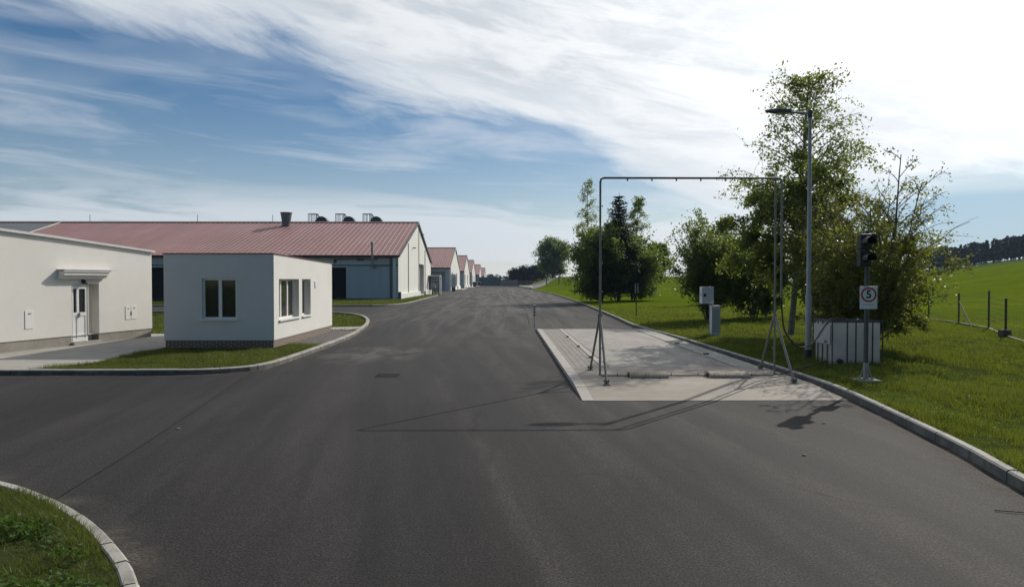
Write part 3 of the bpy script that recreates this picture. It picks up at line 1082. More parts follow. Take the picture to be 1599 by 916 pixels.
def barn(ynear, length, label, first=False, grey=False, xr=XR):
    t = thing('barn', label, 'barn', (xr - length / 2, ynear + HALF, .05), 'long pig barns in a row along the road')
    yr, y1 = ynear + HALF, ynear + 2 * HALF
    x0 = xr - length
    g_top = lambda s: EAVE + RISE * (1 - abs(s - HALF) / HALF)
    g_top.breaks = (HALF,)
    gable = MB()
    dz = 4.7 if first else 4.4
    if first:
        holes = [(19.3, 25.2, .3, dz, .55)]
    else:
        holes = [(6.0, 9.5, .1, 4.2, .6), (21, 24.5, .1, 4.2, .6)]
    gable.wall((xr, ynear, 0), (0, 1, 0), (1, 0, 0), 2 * HALF, 0, g_top, holes)
    gable.build('gable_wall', M_GABLE, t)
    for h in holes:
        dr = MB().box(xr - .6, xr - .5, ynear + h[0] - .1, ynear + h[1] + .1, .05, h[3] + .05).build('gate', M_GREYDOOR, t)
        hd = MB().box(xr - .5, xr - .44, ynear + h[0] + .5, ynear + h[0] + .6, 1.0, 1.6).build('handle', M_DGREY, dr)
    gl = MB().wall((x0, y1, 0), (0, -1, 0), (-1, 0, 0), 2 * HALF, 0, g_top)
    gl.wall((xr, y1, 0), (-1, 0, 0), (0, 1, 0), length, 0, lambda s: EAVE)
    gl.build('rear_wall', M_GABLE, t)
    fr = MB()
    if first:
        fh = []
        for q in (-18.2, -30.2, -38.0, -50.0):
            a1 = q - x0
            fh.append((a1 - 4.6, a1, .2, 3.82, .5))
        fh = [h for h in fh if h[0] > .5]
        zt = 4.0
    else:
        fh = [(length - 4.6, length - 1.0, .05, 4.3, 2.2), (length - 12, length - 8, .05, 3.9, .5)]
        zt = EAVE
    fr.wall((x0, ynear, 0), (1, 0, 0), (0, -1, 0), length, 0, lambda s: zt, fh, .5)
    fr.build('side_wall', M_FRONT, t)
    if first:
        MB().wall((x0, ynear + .06, 0), (1, 0, 0), (0, -1, 0), length, zt, lambda s: EAVE).build('upper_wall', M_UPPER, t)
        MB().box(x0, xr - .02, ynear - .05, ynear + .06, zt + .002, zt + .13).build('rail', M_PIPE, t)
        for h in fh:
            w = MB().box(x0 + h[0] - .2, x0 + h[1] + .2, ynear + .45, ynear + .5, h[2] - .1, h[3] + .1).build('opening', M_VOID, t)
            f = MB()
            f.box(x0 + h[1] + .003, x0 + h[1] + .16, ynear - .05, ynear - .002, h[2], h[3] + .12)
            f.box(x0 + h[0] - .16, x0 + h[0] - .003, ynear - .05, ynear - .002, h[2], h[3] + .12)
            f.box(x0 + h[0] - .003, x0 + h[1] + .003, ynear - .05, ynear - .002, h[3] + .003, h[3] + .12)
            f.box(x0 + h[0] - .003, x0 + h[1] + .003, ynear - .10, ynear - .002, h[2] - .12, h[2] - .003)
            f.build('frame', M_UPPER, w)
        MB().box(x0, xr - .02, ynear - .10, ynear - .055, -.02, .26).build('base_strip', M_PIPE, t)
        dp = MB()
        dp.tube([(-13.05, ynear - .14, EAVE - .15), (-13.05, ynear - .14, .05)], .11, 10)
        dp.tube([(-13.05, ynear - .14, 4.05), (-15.0, ynear - .14, 4.05)], .05, 8)
        dp.build('downpipe', M_PIPE, t, True)
        fl = MB().tube([(-15.1, ynear - .55, 6.75), (-15.1, ynear - .55, 4.0), (-15.1, ynear - .5, 3.86), (-14.9, ynear - .2, 3.8), (-14.85, ynear - .02, 3.8)], .13, 12)
        fl.lathe((-15.1, ynear - .55, 6.65), [(.15, -.12), (.18, 0), (.05, .16)], 12)
        fl.build('flue_pipe', M_GALV, t, True)
        tp = MB()
        tp.tube([(-19.5, ynear - .12, 4.75), (-14.5, ynear - .12, 4.75)], .04, 8)
        tp.box(-19.6, -19.35, ynear - .22, ynear + .05, 4.35, 4.8)
        tp.box(-16.9, -16.2, ynear - .2, ynear + .05, 4.62, 4.85)
        tp.build('cable_tray', M_DGREY, t)
        tp = MB().box(xr - .6, xr - .25, ynear - .2, ynear - .06, .1, 5.1).build('corner_post', M_GABLE, t)
        wp = MB()
        for s0, s1 in ((.4, 18.9), (25.6, 35)):
            wp.box(xr + .002, xr + .28, ynear + s0, ynear + s1, -.02, .78)
        wp.build('plinth', M_WPLINTH, t)
        MB().tube([(xr + .14, ynear + .2, .0), (xr + .14, ynear + .2, 1.0)], .16, 12).build('bollard', M_PIPE, t, True)
        for s, z1 in ((8.0, 7.0), (18.6, 9.8), (26.2, 7.0)):
            MB().tube([(xr + .07, ynear + s, .8), (xr + .07, ynear + s, z1)], .05, 6).build('conduit', M_GREYDOOR, t)
        for s, z in ((12.4, 6.6), (21.5, 9.0)):
            MB().box(xr + .002, xr + .45, ynear + s, ynear + s + .25, z, z + .12).build('floodlight', M_DGREY, t)
    else:
        rd = MB().box(xr - 5.0, xr - .8, ynear + 2.2, ynear + 2.3, .0, 4.4).build('recess_wall', M_FRONT, t)
        MB().box(xr - 4.1, xr - 2.0, ynear + 2.1, ynear + 2.18, .1, 3.4).build('door', M_CAB, t)
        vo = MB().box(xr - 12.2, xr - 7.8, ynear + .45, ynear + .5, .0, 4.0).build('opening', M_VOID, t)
        wp = MB()
        for s0, s1 in ((.3, 5.8), (9.7, 20.8), (24.7, 35)):
            wp.box(xr + .002, xr + .28, ynear + s0, ynear + s1, -.02, .85)
        wp.build('plinth', M_WPLINTH, t)
        dp = MB().tube([(xr + .12, ynear + .5, EAVE - .1), (xr + .12, ynear + .5, .05)], .1, 8)
        dp.build('downpipe', M_PIPE, t, True)
    rf = sheet_roof(MB(), x0, xr + .18, ynear).build('roof', M_ROOFG if grey else M_ROOF, t)
    sl = RISE / HALF
    rc = MB()
    for sg in (-1, 1):
        rc.add([(x0, yr, EAVE + RISE + .16), (xr + .2, yr, EAVE + RISE + .16), (xr + .2, yr + sg * .55, EAVE + RISE + .10 - .55 * sl), (x0, yr + sg * .55, EAVE + RISE + .10 - .55 * sl)], [(0, 1, 2, 3) if sg < 0 else (3, 2, 1, 0)])
    rc.build('ridge_cap', M_RIDGE, rf)
    fa = MB().box(x0, xr + .17, ynear - .36, ynear - .30, EAVE - .36, EAVE - .09)
    fa.box(x0, xr + .17, ynear - .30, ynear - .003, EAVE - .16, EAVE - .09)
    fa.build('fascia', M_FASCIA, rf)
    vt = MB()
    for sg in (-1, 1):
        p = [(xr + .185, yr, EAVE + RISE + .13), (xr + .185, yr + sg * (HALF + .35), EAVE - .35 * sl + .13), (xr + .185, yr + sg * (HALF + .35), EAVE - .35 * sl - .18), (xr + .185, yr, EAVE + RISE - .18)]
        q = [(x + .05, y, z) for x, y, z in p]
        vt.add(p + q, [(0, 1, 2, 3), (7, 6, 5, 4), (0, 4, 5, 1), (1, 5, 6, 2), (2, 6, 7, 3), (3, 7, 4, 0)])
    vt.build('verge_trim', M_DGREY if first else M_UPPER, rf)
    if first:
        c = (-29.9, yr - 2.2)
        zr = EAVE + RISE - 2.2 * sl
        ch = MB().lathe((c[0], c[1], zr - .4), [(.60, 0), (.60, .55), (.54, .6), (.76, 2.15), (.82, 2.15), (.82, 2.24), (.72, 2.24), (.5, .9)], 28, caps=False)
        ch.build('exhaust_chimney', M_CHIM, rf, True)
        for X in (-28.0, -24.1, -20.2):
            Y = yr + 2.0
            zb = EAVE + RISE - 2.0 * sl
            f = MB()
            for px in (0, .45, .95, 1.25):
                f.tube([(X + px, Y - .3, zb), (X + px, Y - .3, zb + 2.0)], .045, 6)
                f.tube([(X + px, Y + .5, zb), (X + px, Y + .5, zb + 2.0)], .045, 6)
            f.tube([(X - .05, Y - .3, zb + 1.98), (X + 1.25, Y - .3, zb + 1.98)], .045, 6)
            f.tube([(X - .05, Y + .5, zb + 1.98), (X + 1.25, Y + .5, zb + 1.98)], .045, 6)
            f.tube([(X + 1.25, Y - .3, zb + 1.98), (X + 2.1, Y - .3, zb + .9)], .06, 6)
            fo = f.build('service_frame', M_DGREY, rf)
            dm = MB()
            n = 14
            prof = []
            for i in range(n + 1):
                a = math.pi * i / n
                prof.append((X + 1.9 + math.cos(a) * .9, zb + .62 + math.sin(a) * 1.0))
            vs = [(px, Y - .5, pz) for px, pz in prof] + [(px, Y + .7, pz) for px, pz in prof]
            m = n + 1
            dm.add(vs, [tuple(range(m)), tuple(reversed(range(m, 2 * m)))] + [(i + 1, i, i + m, i + m + 1) for i in range(n)])
            dm.build('hood', M_DGREY, fo)
        for X in (-58, -43, -32.5):
            MB().tube([(X, yr, EAVE + RISE), (X, yr, EAVE + RISE + 1.1)], .035, 5).build('lightning_rod', M_DGREY, rf)
    return t


build_office()
build_gatehouse()
barn(79.0, 49.6, 'nearest red roofed barn with three service hoods and a round exhaust chimney', True)
barn(79.0, 40.0, 'dark grey roofed barn joined on at the left end of the nearest red barn', False, True, XR - 49.9)
barn(153.5, 46, 'second red roofed barn, behind the pipework cage, with a deep doorway recess')
barn(206.5, 46, 'third red roofed barn, next beyond the one with the deep doorway recess')
barn(255.5, 46, 'fourth barn from the nearest, middle of the small far row')
barn(332.5, 46, 'fifth barn, last but one of the far row')
barn(420.0, 46, 'farthest and smallest barn, at the end of the row beside the blue grey fence')


def small_yard_things():
    # pipework cage between the first two barns
    t = thing('pipework_cage', 'open metal cage with pipes and a pale roof, beside the nearest barn corner', 'cage', (-11.2, 110.5, .02))
    fr = MB()
    for x in (-12.0, -10.5):
        for y in (110, 111.5):
            fr.box(x - .09, x + .09, y - .09, y + .09, 0, 3.0)
    for z in (1.0, 2.0):
        fr.box(-11.9, -10.6, 110.0, 110.08, z, z + .1)
    fr.build('frame', M_DGREY, t)
    MB().bbox(-12.2, -10.25, 109.7, 111.8, 3.005, 3.16, .03).build('roof', M_UPPER, t)
    pp = MB()
    pp.tube([(-11.6, 110.7, 0), (-11.6, 110.7, 2.4), (-11.0, 110.7, 2.7)], .14, 8)
    pp.tube([(-11.1, 110.9, 0), (-11.1, 110.9, 2.9)], .11, 8)
    pp.lathe((-11.35, 110.6, 1.3), [(.05, -.35), (.32, -.3), (.32, .3), (.05, .35)], 12)
    pp.build('pipes', M_GREYDOOR, t, True)
    tag(MB().bbox(-10.32, -10.0, 109.1, 109.4, 0, 2.9, .05).build('marker_post', M_WPLINTH), 'white square post at the right side of the pipework cage', 'post')
    # grey cabinet in front of the second barn's gable
    t = thing('control_cabinet', 'tall grey control cabinet against the gable of the second barn', 'cabinet', (-10.9, 149, .02))
    MB().bbox(-11.5, -10.5, 148.4, 149.4, .8, 3.7, .04).build('body', M_CAB, t)
    MB().box(-11.4, -10.6, 148.6, 149.2, 0, .8).build('foot', M_DGREY, t)
    MB().box(-10.55, -10.44, 148.6, 149.2, 1.2, 3.3).build('door', M_PIPE, t)
    tag(MB().tube([(-11.75, 147.6, 0), (-11.75, 147.6, 4.8)], .11, 8).build('pole', M_WPLINTH, None, True), 'thin white pole left of the tall grey control cabinet', 'pole')
    # feed bins seen as dark lumps along the far barns
    for i, (x, y, lab) in enumerate(((-10.6, 246, 'small dark bin in front of the third and fourth barns'), (-9.8, 268, 'dark bin standing at the road side by the fourth barn'), (-9.7, 322, 'farthest small dark bin by the last barns'))):
        t = thing('waste_bin', lab, 'bin', (x, y, .1), 'dark bins along the far barns')
        MB().lathe((x, y, .25), [(.5, 0), (.75, 1.3), (.8, 1.35)], 12).build('body', M_DGREY, t, True)
        MB().lathe((x, y, 1.6), [(.85, 0), (.8, .12), (.3, .28)], 12).build('lid', M_BLACK, t, True)
    # wall and sheet fence closing the far end
    tag(MB().bbox(-11, -1.4, 299, 299.4, 0, 3.8, .05).build('sheet_fence', M_BLUEWALL), 'blue grey sheet fence closing the far left end of the road', 'fence')
    t = thing('concrete_wall', 'low pale concrete wall at the far end of the road', 'wall', (3, 290, 0))
    MB().bbox(-1.3, 5.0, 289.8, 290.2, 0, 2.45, .04).build('panel', M_WALL, t)
    MB().bbox(5.02, 5.7, 289.5, 290.5, 0, 2.6, .04).build('pillar', M_GREYDOOR, t)
    MB().bbox(5.72, 12.0, 289.8, 290.2, 0, 2.3, .04).build('panel', M_EARTH, t)
    # white curved edging of the side track on the bank
    L = catmull([(7.4, 192), (7.9, 205), (7.6, 225), (6.6, 250), (6.0, 268)], 3)
    e = MB()
    for p, q in zip(L[:-1], L[1:]):
        z0, z1 = float(height(*p)) + .02, float(height(*q)) + .02
        e.add([(p[0], p[1], z0), (p[0] + .6, p[1], z0), (q[0] + .6, q[1], z1), (q[0], q[1], z1), (p[0], p[1], z0 + .35), (p[0] + .6, p[1], z0 + .35), (q[0] + .6, q[1], z1 + .35), (q[0], q[1], z1 + .35)],
              [(0, 3, 2, 1), (4, 5, 6, 7), (0, 1, 5, 4), (1, 2, 6, 5), (2, 3, 7, 6), (3, 0, 4, 7)])
    struct(e.build('track_edging', M_WPLINTH))


small_yard_things()


# ------------------------------------------------------------------ weighbridge
def build_weighbridge():
    t = thing('weighbridge', 'raised concrete vehicle weighbridge with a paver edge, under the spray gate', 'weighbridge', (4.1, 23, 0))
    zt = .095

    def ramped(x0, x1, ya, yb, ztop, lowa, lowb, mat_, name, dz=0.0, side=True):
        """slab piece; lowa / lowb give the height at the near and far end"""
        mb = MB()
        ys = [ya, yb]
        if lowa is not None:
            ys = [ya, ya + 1.6, yb]
        if lowb is not None:
            ys = ys[:-1] + [yb - 1.0, yb]
        zs = [ztop + dz] * len(ys)
        if lowa is not None:
            zs[0] = lowa + dz
        if lowb is not None:
            zs[-1] = lowb + dz
        top = [(x0, y, z) for y, z in zip(ys, zs)] + [(x1, y, z) for y, z in zip(ys, zs)]
        m = len(ys)
        fs = [(i, i + m, i + m + 1, i + 1) for i in range(m - 1)]
        bot = [(x, y, -.05) for x, y, z in top]
        mb.add(top + bot, fs + [(i + 1, i + 1 + 2 * m, i + 2 * m, i) for i in range(m - 1)] + [(i + m, i + 3 * m, i + 1 + 3 * m, i + 1 + m) for i in range(m - 1)]
               + [(0, 2 * m, 3 * m, m), (m - 1, 2 * m - 1, 4 * m - 1, 3 * m - 1)])
        return mb.build(name, mat_, t)

    ya, yb, yd = 13.0, 32.1, 17.4
    ramped(1.73, 6.62, ya, yd, zt, .008, None, M_SLAB, 'approach_slab')
    ramped(1.50, 1.725, ya, yb, zt, .008, .02, M_STRIP, 'edge_kerb', .004)
    ramped(1.73, 2.48, yd + .004, yb, zt, None, .02, M_PAVER, 'paver_strip')
    ramped(2.50, 2.66, yd + .004, yb, zt, None, .02, M_STRIP, 'edge_strip', .012)
    ramped(2.70, 5.88, yd + .03, yb, zt, None, .02, M_DECK, 'deck')
    ramped(5.92, 6.06, yd + .004, yb, zt, None, .02, M_STRIP, 'edge_strip', .012)
    ramped(6.065, 6.56, yd + .004, yb, zt, None, .02, M_CONC, 'side_slab')
    g = MB().box(2.44, 5.95, yd - .02, yb - .3, -.04, .045)
    g.build('groove', M_GROOVE, t)
    for y in (19.4, 22.6, 26.5):
        MB().bbox(2.44, 2.52, y, y + .16, zt, zt + .05, .01).build('fixing_bolt', M_BLACK, t)
    for y in (20.2, 23.6):
        MB().bbox(5.96, 6.1, y, y + .18, zt, zt + .05, .01).build('fixing_bolt', M_BLACK, t)
    return t


build_weighbridge()


def build_gate():
    X0, X1, Y, zt = 2.20, 6.22, 15.6, 4.64
    t = thing('spray_gate', 'tall goal shaped gate of thin steel pipe with spray nozzles over the weighbridge', 'gate', ((X0 + X1) / 2, Y, .09))
    r = .025
    MB().tube([(X0, Y, .13), (X0, Y, zt - .08)], r, 10).build('pole', M_FRAME, t, True)
    MB().tube([(X1, Y, .13), (X1, Y, zt - .03)], r * .9, 10).build('pole', M_FRAME, t, True)
    MB().tube([(X1 + .145, Y, 1.93), (X1 + .145, Y, zt - .1)], r * .95, 10).build('feed_pipe', M_FRAME, t, True)
    b = MB().tube([(X0, Y, zt - .10), (X0 + .015, Y, zt - .03), (X0 + .08, Y, zt), (X1 + .06, Y, zt), (X1 + .13, Y, zt - .03), (X1 + .145, Y, zt - .1)], r, 10)
    b.build('beam', M_FRAME, t, True)
    for i in range(7):
        x = X0 + .62 + i * .56
        MB().lathe((x, Y, zt - .075), [(.008, 0), (.017, .012), (.017, .05)], 8).build('nozzle', M_GALV, t, True)
    for (x, sx) in ((X0, -1), (X1, 1)):
        for i in range(6):
            z = .75 + i * .65
            MB().lathe((x - sx * .045, Y, z), [(.008, -.02), (.016, 0), (.008, .02)], 8).build('nozzle', M_GALV, t, True)
    for X, feet in ((X0, ((2.13, 16.8), (2.18, 14.45))), (X1, ((6.43, 17.0), (6.25, 14.6)))):
        for i, (fx, fy) in enumerate(feet):
            l = MB().tube([(X, Y + (.04 if fy > Y else -.04), 1.48), (fx, fy, .12)], .027, 10).build('leg', M_FRAME, t, True)
            bs = MB().bbox(fx - .075, fx + .075, fy - .075, fy + .075, .085, .105, .004)
            bs.box(fx - .05, fx - .035, fy - .03, fy + .03, .105, .21).box(fx + .035, fx + .05, fy - .03, fy + .03, .105, .21)
            bs.tube([(fx - .07, fy, .17), (fx + .07, fy, .17)], .012, 6)
            bs.build('foot_plate', M_FRAME, l)
        MB().tube([(X, Y, 1.42), (X, Y, 1.54)], .055, 10).build('collar', M_FRAME, t, True)
    p = MB().tube([(X0, Y, .2), (X0 + .01, Y, .135), (X0 + .06, Y, .125), (X1 - .06, Y, .125), (X1 - .01, Y, .135), (X1, Y, .2)], .016, 8)
    for i in range(6):
        p.tube([(X0 + .4 + i * .62, Y, .14), (X0 + .4 + i * .62, Y, .175)], .011, 6)
    p.build('ground_pipe', M_DGREY, t, True)


build_gate()


def build_hump(x0, x1, label):
    """ribbed half round cover over the ground pipe"""
    Y, w, h = 15.6, .27, .125
    mb = MB()
    n = 12
    k = int((x1 - x0) / .04)
    rows = []
    for i in range(k + 1):
        x = x0 + (x1 - x0) * i / k
        rr = 1.0 + (.025 if i % 2 else 0)
        rows.append([(x, Y - w * math.cos(math.pi * j / n) * rr, .092 + h * math.sin(math.pi * j / n) ** .8 * rr) for j in range(n + 1)])
    m = n + 1
    vs = [v for r_ in rows for v in r_]
    fs = [(i * m + j, (i + 1) * m + j, (i + 1) * m + j + 1, i * m + j + 1) for i in range(k) for j in range(n)]
    fs += [tuple(reversed(range(m))), tuple(k * m + j for j in range(m))]
    mb.add(vs, fs)
    t = thing('pipe_cover', label, 'pipe cover', ((x0 + x1) / 2, Y, .092), 'ribbed covers over the ground pipe')
    mb.build('shell', mat('sandy_rubber', (.35, .29, .225), .85, .2, 4, .2, 60), t)
    MB().add([(x0 - .006, Y - .12 * math.cos(math.pi * j / 8), .094 + .085 * math.sin(math.pi * j / 8)) for j in range(9)], [tuple(reversed(range(9)))]).build('opening', M_VOID, t)
    for fx in (.3, .75):
        MB().bbox(x0 + (x1 - x0) * fx, x0 + (x1 - x0) * fx + .05, Y - .30, Y - .25, .09, .115, .008).build('fixing_bolt', M_BLACK, t)


build_hump(2.86, 3.72, 'ribbed sandy pipe cover nearer the left pole of the spray gate')
build_hump(4.68, 5.58, 'ribbed sandy pipe cover nearer the right pole of the spray gate')

# ------------------------------------------------------------------ other street things


def build_delineator():
    x, y = 1.47, 33.0
    t = thing('delineator_post', 'slim post striped black and white at the far left weighbridge corner', 'post', (x, y, .0))
    MB().tube([(x, y, 0), (x, y, 1.0)], .028, 8).build('stake', M_STRIP, t, True)
    b = MB()
    w = MB()
    for i in range(8):
        (b if i % 2 == 0 else w).bbox(x - .055, x + .055, y - .035, y + .035, .62 + i * .065, .62 + (i + 1) * .065 - .002, .004)
    b.build('black_bands', M_BLACK, t)
    w.build('white_bands', M_UPVC, t)


def build_lamp():
    x, y, z0, h = 8.30, 18.5, .13, 6.83
    t = thing('street_lamp', 'tall grey street lamp with a flat arm reaching left towards the spray gate', 'street lamp', (x, y, z0))
    MB().tube([(x, y, z0), (x, y, 1.9), (x, y, 1.95), (x, y, h)], [.085, .08, .062, .042], 14).build('pole', M_GALV, t, True)
    MB().lathe((x, y, z0), [(.13, 0), (.13, .03), (.10, .04), (.10, .28), (.088, .30)], 14).build('base_collar', M_RUBBER, t, True)
    MB().lathe((x, y, h - .12), [(.05, 0), (.06, .02), (.06, .2), (.03, .23)], 12).build('cap', M_DGREY, t, True)
    MB().tube([(x, y, h), (x - .62, y, h + .03)], .033, 10).build('arm', M_GALV, t, True)
    hd = MB()
    prof = [(-.50, -.02, .05, .07), (-.55, -.035, .10, .10), (-.95, -.03, .12, .09), (-1.12, .0, .10, .05), (-1.22, .02, .05, .02)]
    vs = []
    for dx, dz, wy, hz in prof:
        zc = h + .04
        vs += [(x + dx, y - wy, zc + dz), (x + dx, y + wy, zc + dz), (x + dx, y + wy * .7, zc + dz + hz), (x + dx, y - wy * .7, zc + dz + hz)]
    fs = [(0, 1, 2, 3)]
    for i in range(len(prof) - 1):
        for j in range(4):
            fs.append((i * 4 + j, (i + 1) * 4 + j, (i + 1) * 4 + (j + 1) % 4, i * 4 + (j + 1) % 4))
    e = (len(prof) - 1) * 4
    fs.append((e + 3, e + 2, e + 1, e))
    hd.add(vs, fs)
    ho = hd.build('lamp_head', M_DGREY, t)
    MB().box(x - .92, x - .6, y - .07, y + .07, h - .012, h + .002).build('diffuser', M_PLATE, ho)


def build_tank():
    x0, x1, y0, y1, zb, zt = 8.28, 9.56, 17.1, 18.15, .10, 1.28
    t = thing('water_tank', 'white plastic cube tank in a dark steel cage on the grass beside the lamp', 'tank', ((x0 + x1) / 2, (y0 + y1) / 2, .13))
    MB().bbox(x0 + .03, x1 - .03, y0 + .03, y1 - .03, zb + .06, zt - .03, .07).build('tank', M_IBC, t, True)
    MB().lathe(((x0 + x1) / 2, (y0 + y1) / 2, zt - .035), [(.13, 0), (.13, .035), (.11, .05)], 20).build('lid', M_RUBBER, t, True)
    c = MB()
    r = .017
    for z in (zb + .05, zt - .015):
        rr = .024 if z > 1 else r
        c.tube([(x0, y0, z), (x1, y0, z), (x1, y1, z), (x0, y1, z), (x0, y0, z)], rr, 8)
    for f in (0, .30, .47, .64, .80, 1.0):
        for y in (y0, y1):
            c.tube([(x0 + (x1 - x0) * f, y, zb), (x0 + (x1 - x0) * f, y, zt)], r, 8)
    for f in (.25, .5, .75):
        for x in (x0, x1):
            c.tube([(x, y0 + (y1 - y0) * f, zb), (x, y0 + (y1 - y0) * f, zt)], r, 8)
    for f in (.33, .66):
        c.tube([(x0, y0 + (y1 - y0) * f, zt), (x1, y0 + (y1 - y0) * f, zt)], r, 8)
    c.build('cage', M_CAGE, t, True)
    pl = MB().bbox(x0 - .035, x0 - .013, y0 + .05, y1 - .1, .68, 1.18, .006).build('name_plate', M_PLATE, t)
    MB().bbox(x0 - .045, x0 - .035, y0 + .2, y0 + .35, .72, .77, .003).build('latch', M_DGREY, pl)
    v = MB().lathe((x0 + .2, y0 - .0, .27), [(.05, -.10), (.05, -.02), (.065, 0), (.065, .05)], 14, 'y')
    v.build('valve', M_RUBBER, t, True)


def build_hose():
    pts = catmull([(6.372, 15.6, 1.92), (6.40, 15.62, 1.55), (6.52, 15.72, 1.1), (6.95, 15.98, .74), (7.45, 16.35, .80), (7.9, 16.75, 1.15), (8.2, 17.0, 1.345), (8.5, 17.25, 1.33), (8.85, 17.6, 1.31)], .08)
    tag(MB().tube([tuple(p) for p in pts], .019, 8).build('hose', M_RUBBER, None, True), 'black hose hanging from the spray gate to the top of the white tank', 'hose')
    pts = catmull([(6.24, 15.6, .16), (6.45, 15.75, .13), (6.7, 15.9, .19), (7.0, 16.1, .21), (7.5, 16.5, .25), (8.1, 17.0, .28)], .08)
    tag(MB().tube([tuple(p) for p in pts], .016, 8).build('hose', M_RUBBER, None, True), 'black hose lying over the kerb from the gate foot to the tank', 'hose')


def text_mesh(body, size, name, m, parent, loc, extrude=.0015):
    cu = bpy.data.curves.new(name, 'FONT')
    cu.body = body
    cu.size = size
    cu.extrude = extrude
    cu.offset = .006
    cu.align_x = 'CENTER'
    cu.align_y = 'CENTER'
    o = bpy.data.objects.new(name, cu)
    COL.objects.link(o)
    dg = bpy.context.evaluated_depsgraph_get()
    me = bpy.data.meshes.new_from_object(o.evaluated_get(dg))
    bpy.data.objects.remove(o)
    me.materials.clear()
    me.materials.append(m)
    o = bpy.data.objects.new(name, me)
    COL.objects.link(o)
    org = Vector((0, 0, 0))
    p = parent
    while p is not None:
        org += p.location
        p = p.parent
    me.transform(Matrix.Translation(Vector(loc) - org) @ Matrix.Rotation(math.pi / 2, 4, 'X'))
    o.parent = parent
    return o


def build_signal():
    x, y = 7.70, 14.4
    zg = float(height(x, y))
    t = thing('traffic_light', 'dark traffic light pole carrying a white speed sign, on a concrete foot by the kerb', 'traffic light', (x, y, zg))
    MB().tube([(x, y, zg + .1), (x, y, 3.36)], .042, 12).build('pole', M_DGREY, t, True)
    MB().bbox(x - .24, x + .24, y - .2, y + .2, zg - .05, zg + .05, .015).build('concrete_foot', M_CONC, t)
    b = MB().bbox(x - .12, x + .12, y - .12, y + .12, zg + .05, zg + .068, .004)
    b.tube([(x, y, zg + .06), (x, y, zg + .40)], .055, 12)
    for a in range(4):
        c, s = math.cos(a * math.pi / 2 + .785), math.sin(a * math.pi / 2 + .785)
        b.tube([(x + c * .12, y + s * .12, zg + .06), (x + c * .05, y + s * .05, zg + .32)], .012, 6)
        b.tube([(x + c * .13, y + s * .13, zg + .05), (x + c * .13, y + s * .13, zg + .11)], .012, 6)
    b.build('base_plate', M_GALV, t)
    # sign
    sz0, sz1, sx = 1.70, 2.18, x + .01
    ys = y - .05
    sg = MB().bbox(sx - .185, sx + .185, ys - .012, ys, sz0, sz1, .005).build('speed_sign', M_SIGN, t)
    cz = 2.005
    ring = MB()
    n = 40
    for r0, r1, yy in ((.122, .158, ys - .0145),):
        vs = [(sx + r0 * math.cos(2 * math.pi * i / n) * 1.06, yy, cz + r0 * math.sin(2 * math.pi * i / n)) for i in range(n)] + [(sx + r1 * math.cos(2 * math.pi * i / n) * 1.06, yy, cz + r1 * math.sin(2 * math.pi * i / n)) for i in range(n)]
        ring.add(vs, [(i, n + i, n + (i + 1) % n, (i + 1) % n) for i in range(n)])
    ring.build('ring', M_RED, sg)
    text_mesh('5', .24, 'digit', M_BLUEINK, sg, (sx, ys - .0155, cz))
    ln = MB()
    rnd = random.Random(4)
    xx = sx - .13
    while xx < sx + .12:
        w = rnd.uniform(.008, .02)
        ln.box(xx, xx + w, ys - .0145, ys - .0125, 1.782, 1.782 + rnd.uniform(.014, .022))
        xx += w + .007
    ln.build('small_lettering', M_GREYINK, sg)
    # two lens head with deep hoods, mounted to the left of the pole
    hx, hy = x - .10, y - .13
    hd = MB().bbox(hx - .12, hx + .12, hy - .02, hy + .14, 2.60, 2.93, .02)
    hd.bbox(hx - .11, hx + .13, hy - .02, hy + .14, 2.95, 3.28, .02)
    hd.bbox(hx + .02, x + .18, y - .05, y + .05, 3.12, 3.30, .015)
    ho = hd.build('signal_head', M_BLACK, t)
    for cz2 in (2.765, 3.115):
        MB().lathe((hx + .005, hy - .03, cz2), [(.085, .012), (.08, .003), (.05, -.004), (.01, -.008)], 20, 'y').build('lens', M_LENS, ho, True)
        hb = MB()
        m = 14
        vs = []
        for yy, in_ in ((hy - .02, 0), (hy - .24, 1)):
            for rr in (.095, .105):
                for i in range(m + 1):
                    a = math.pi * (-.12 + 1.24 * i / m)
                    vs.append((hx + .005 + rr * math.cos(a), yy, cz2 + rr * math.sin(a)))
        k = m + 1
        fs = []
        for i in range(m):
            fs += [(i, i + 1, 2 * k + i + 1, 2 * k + i), (k + i + 1, k + i, 3 * k + i, 3 * k + i + 1), (2 * k + i, 2 * k + i + 1, 3 * k + i + 1, 3 * k + i)]
        hb.add(vs, fs)
        hb.build('hood', M_BLACK, ho, True)


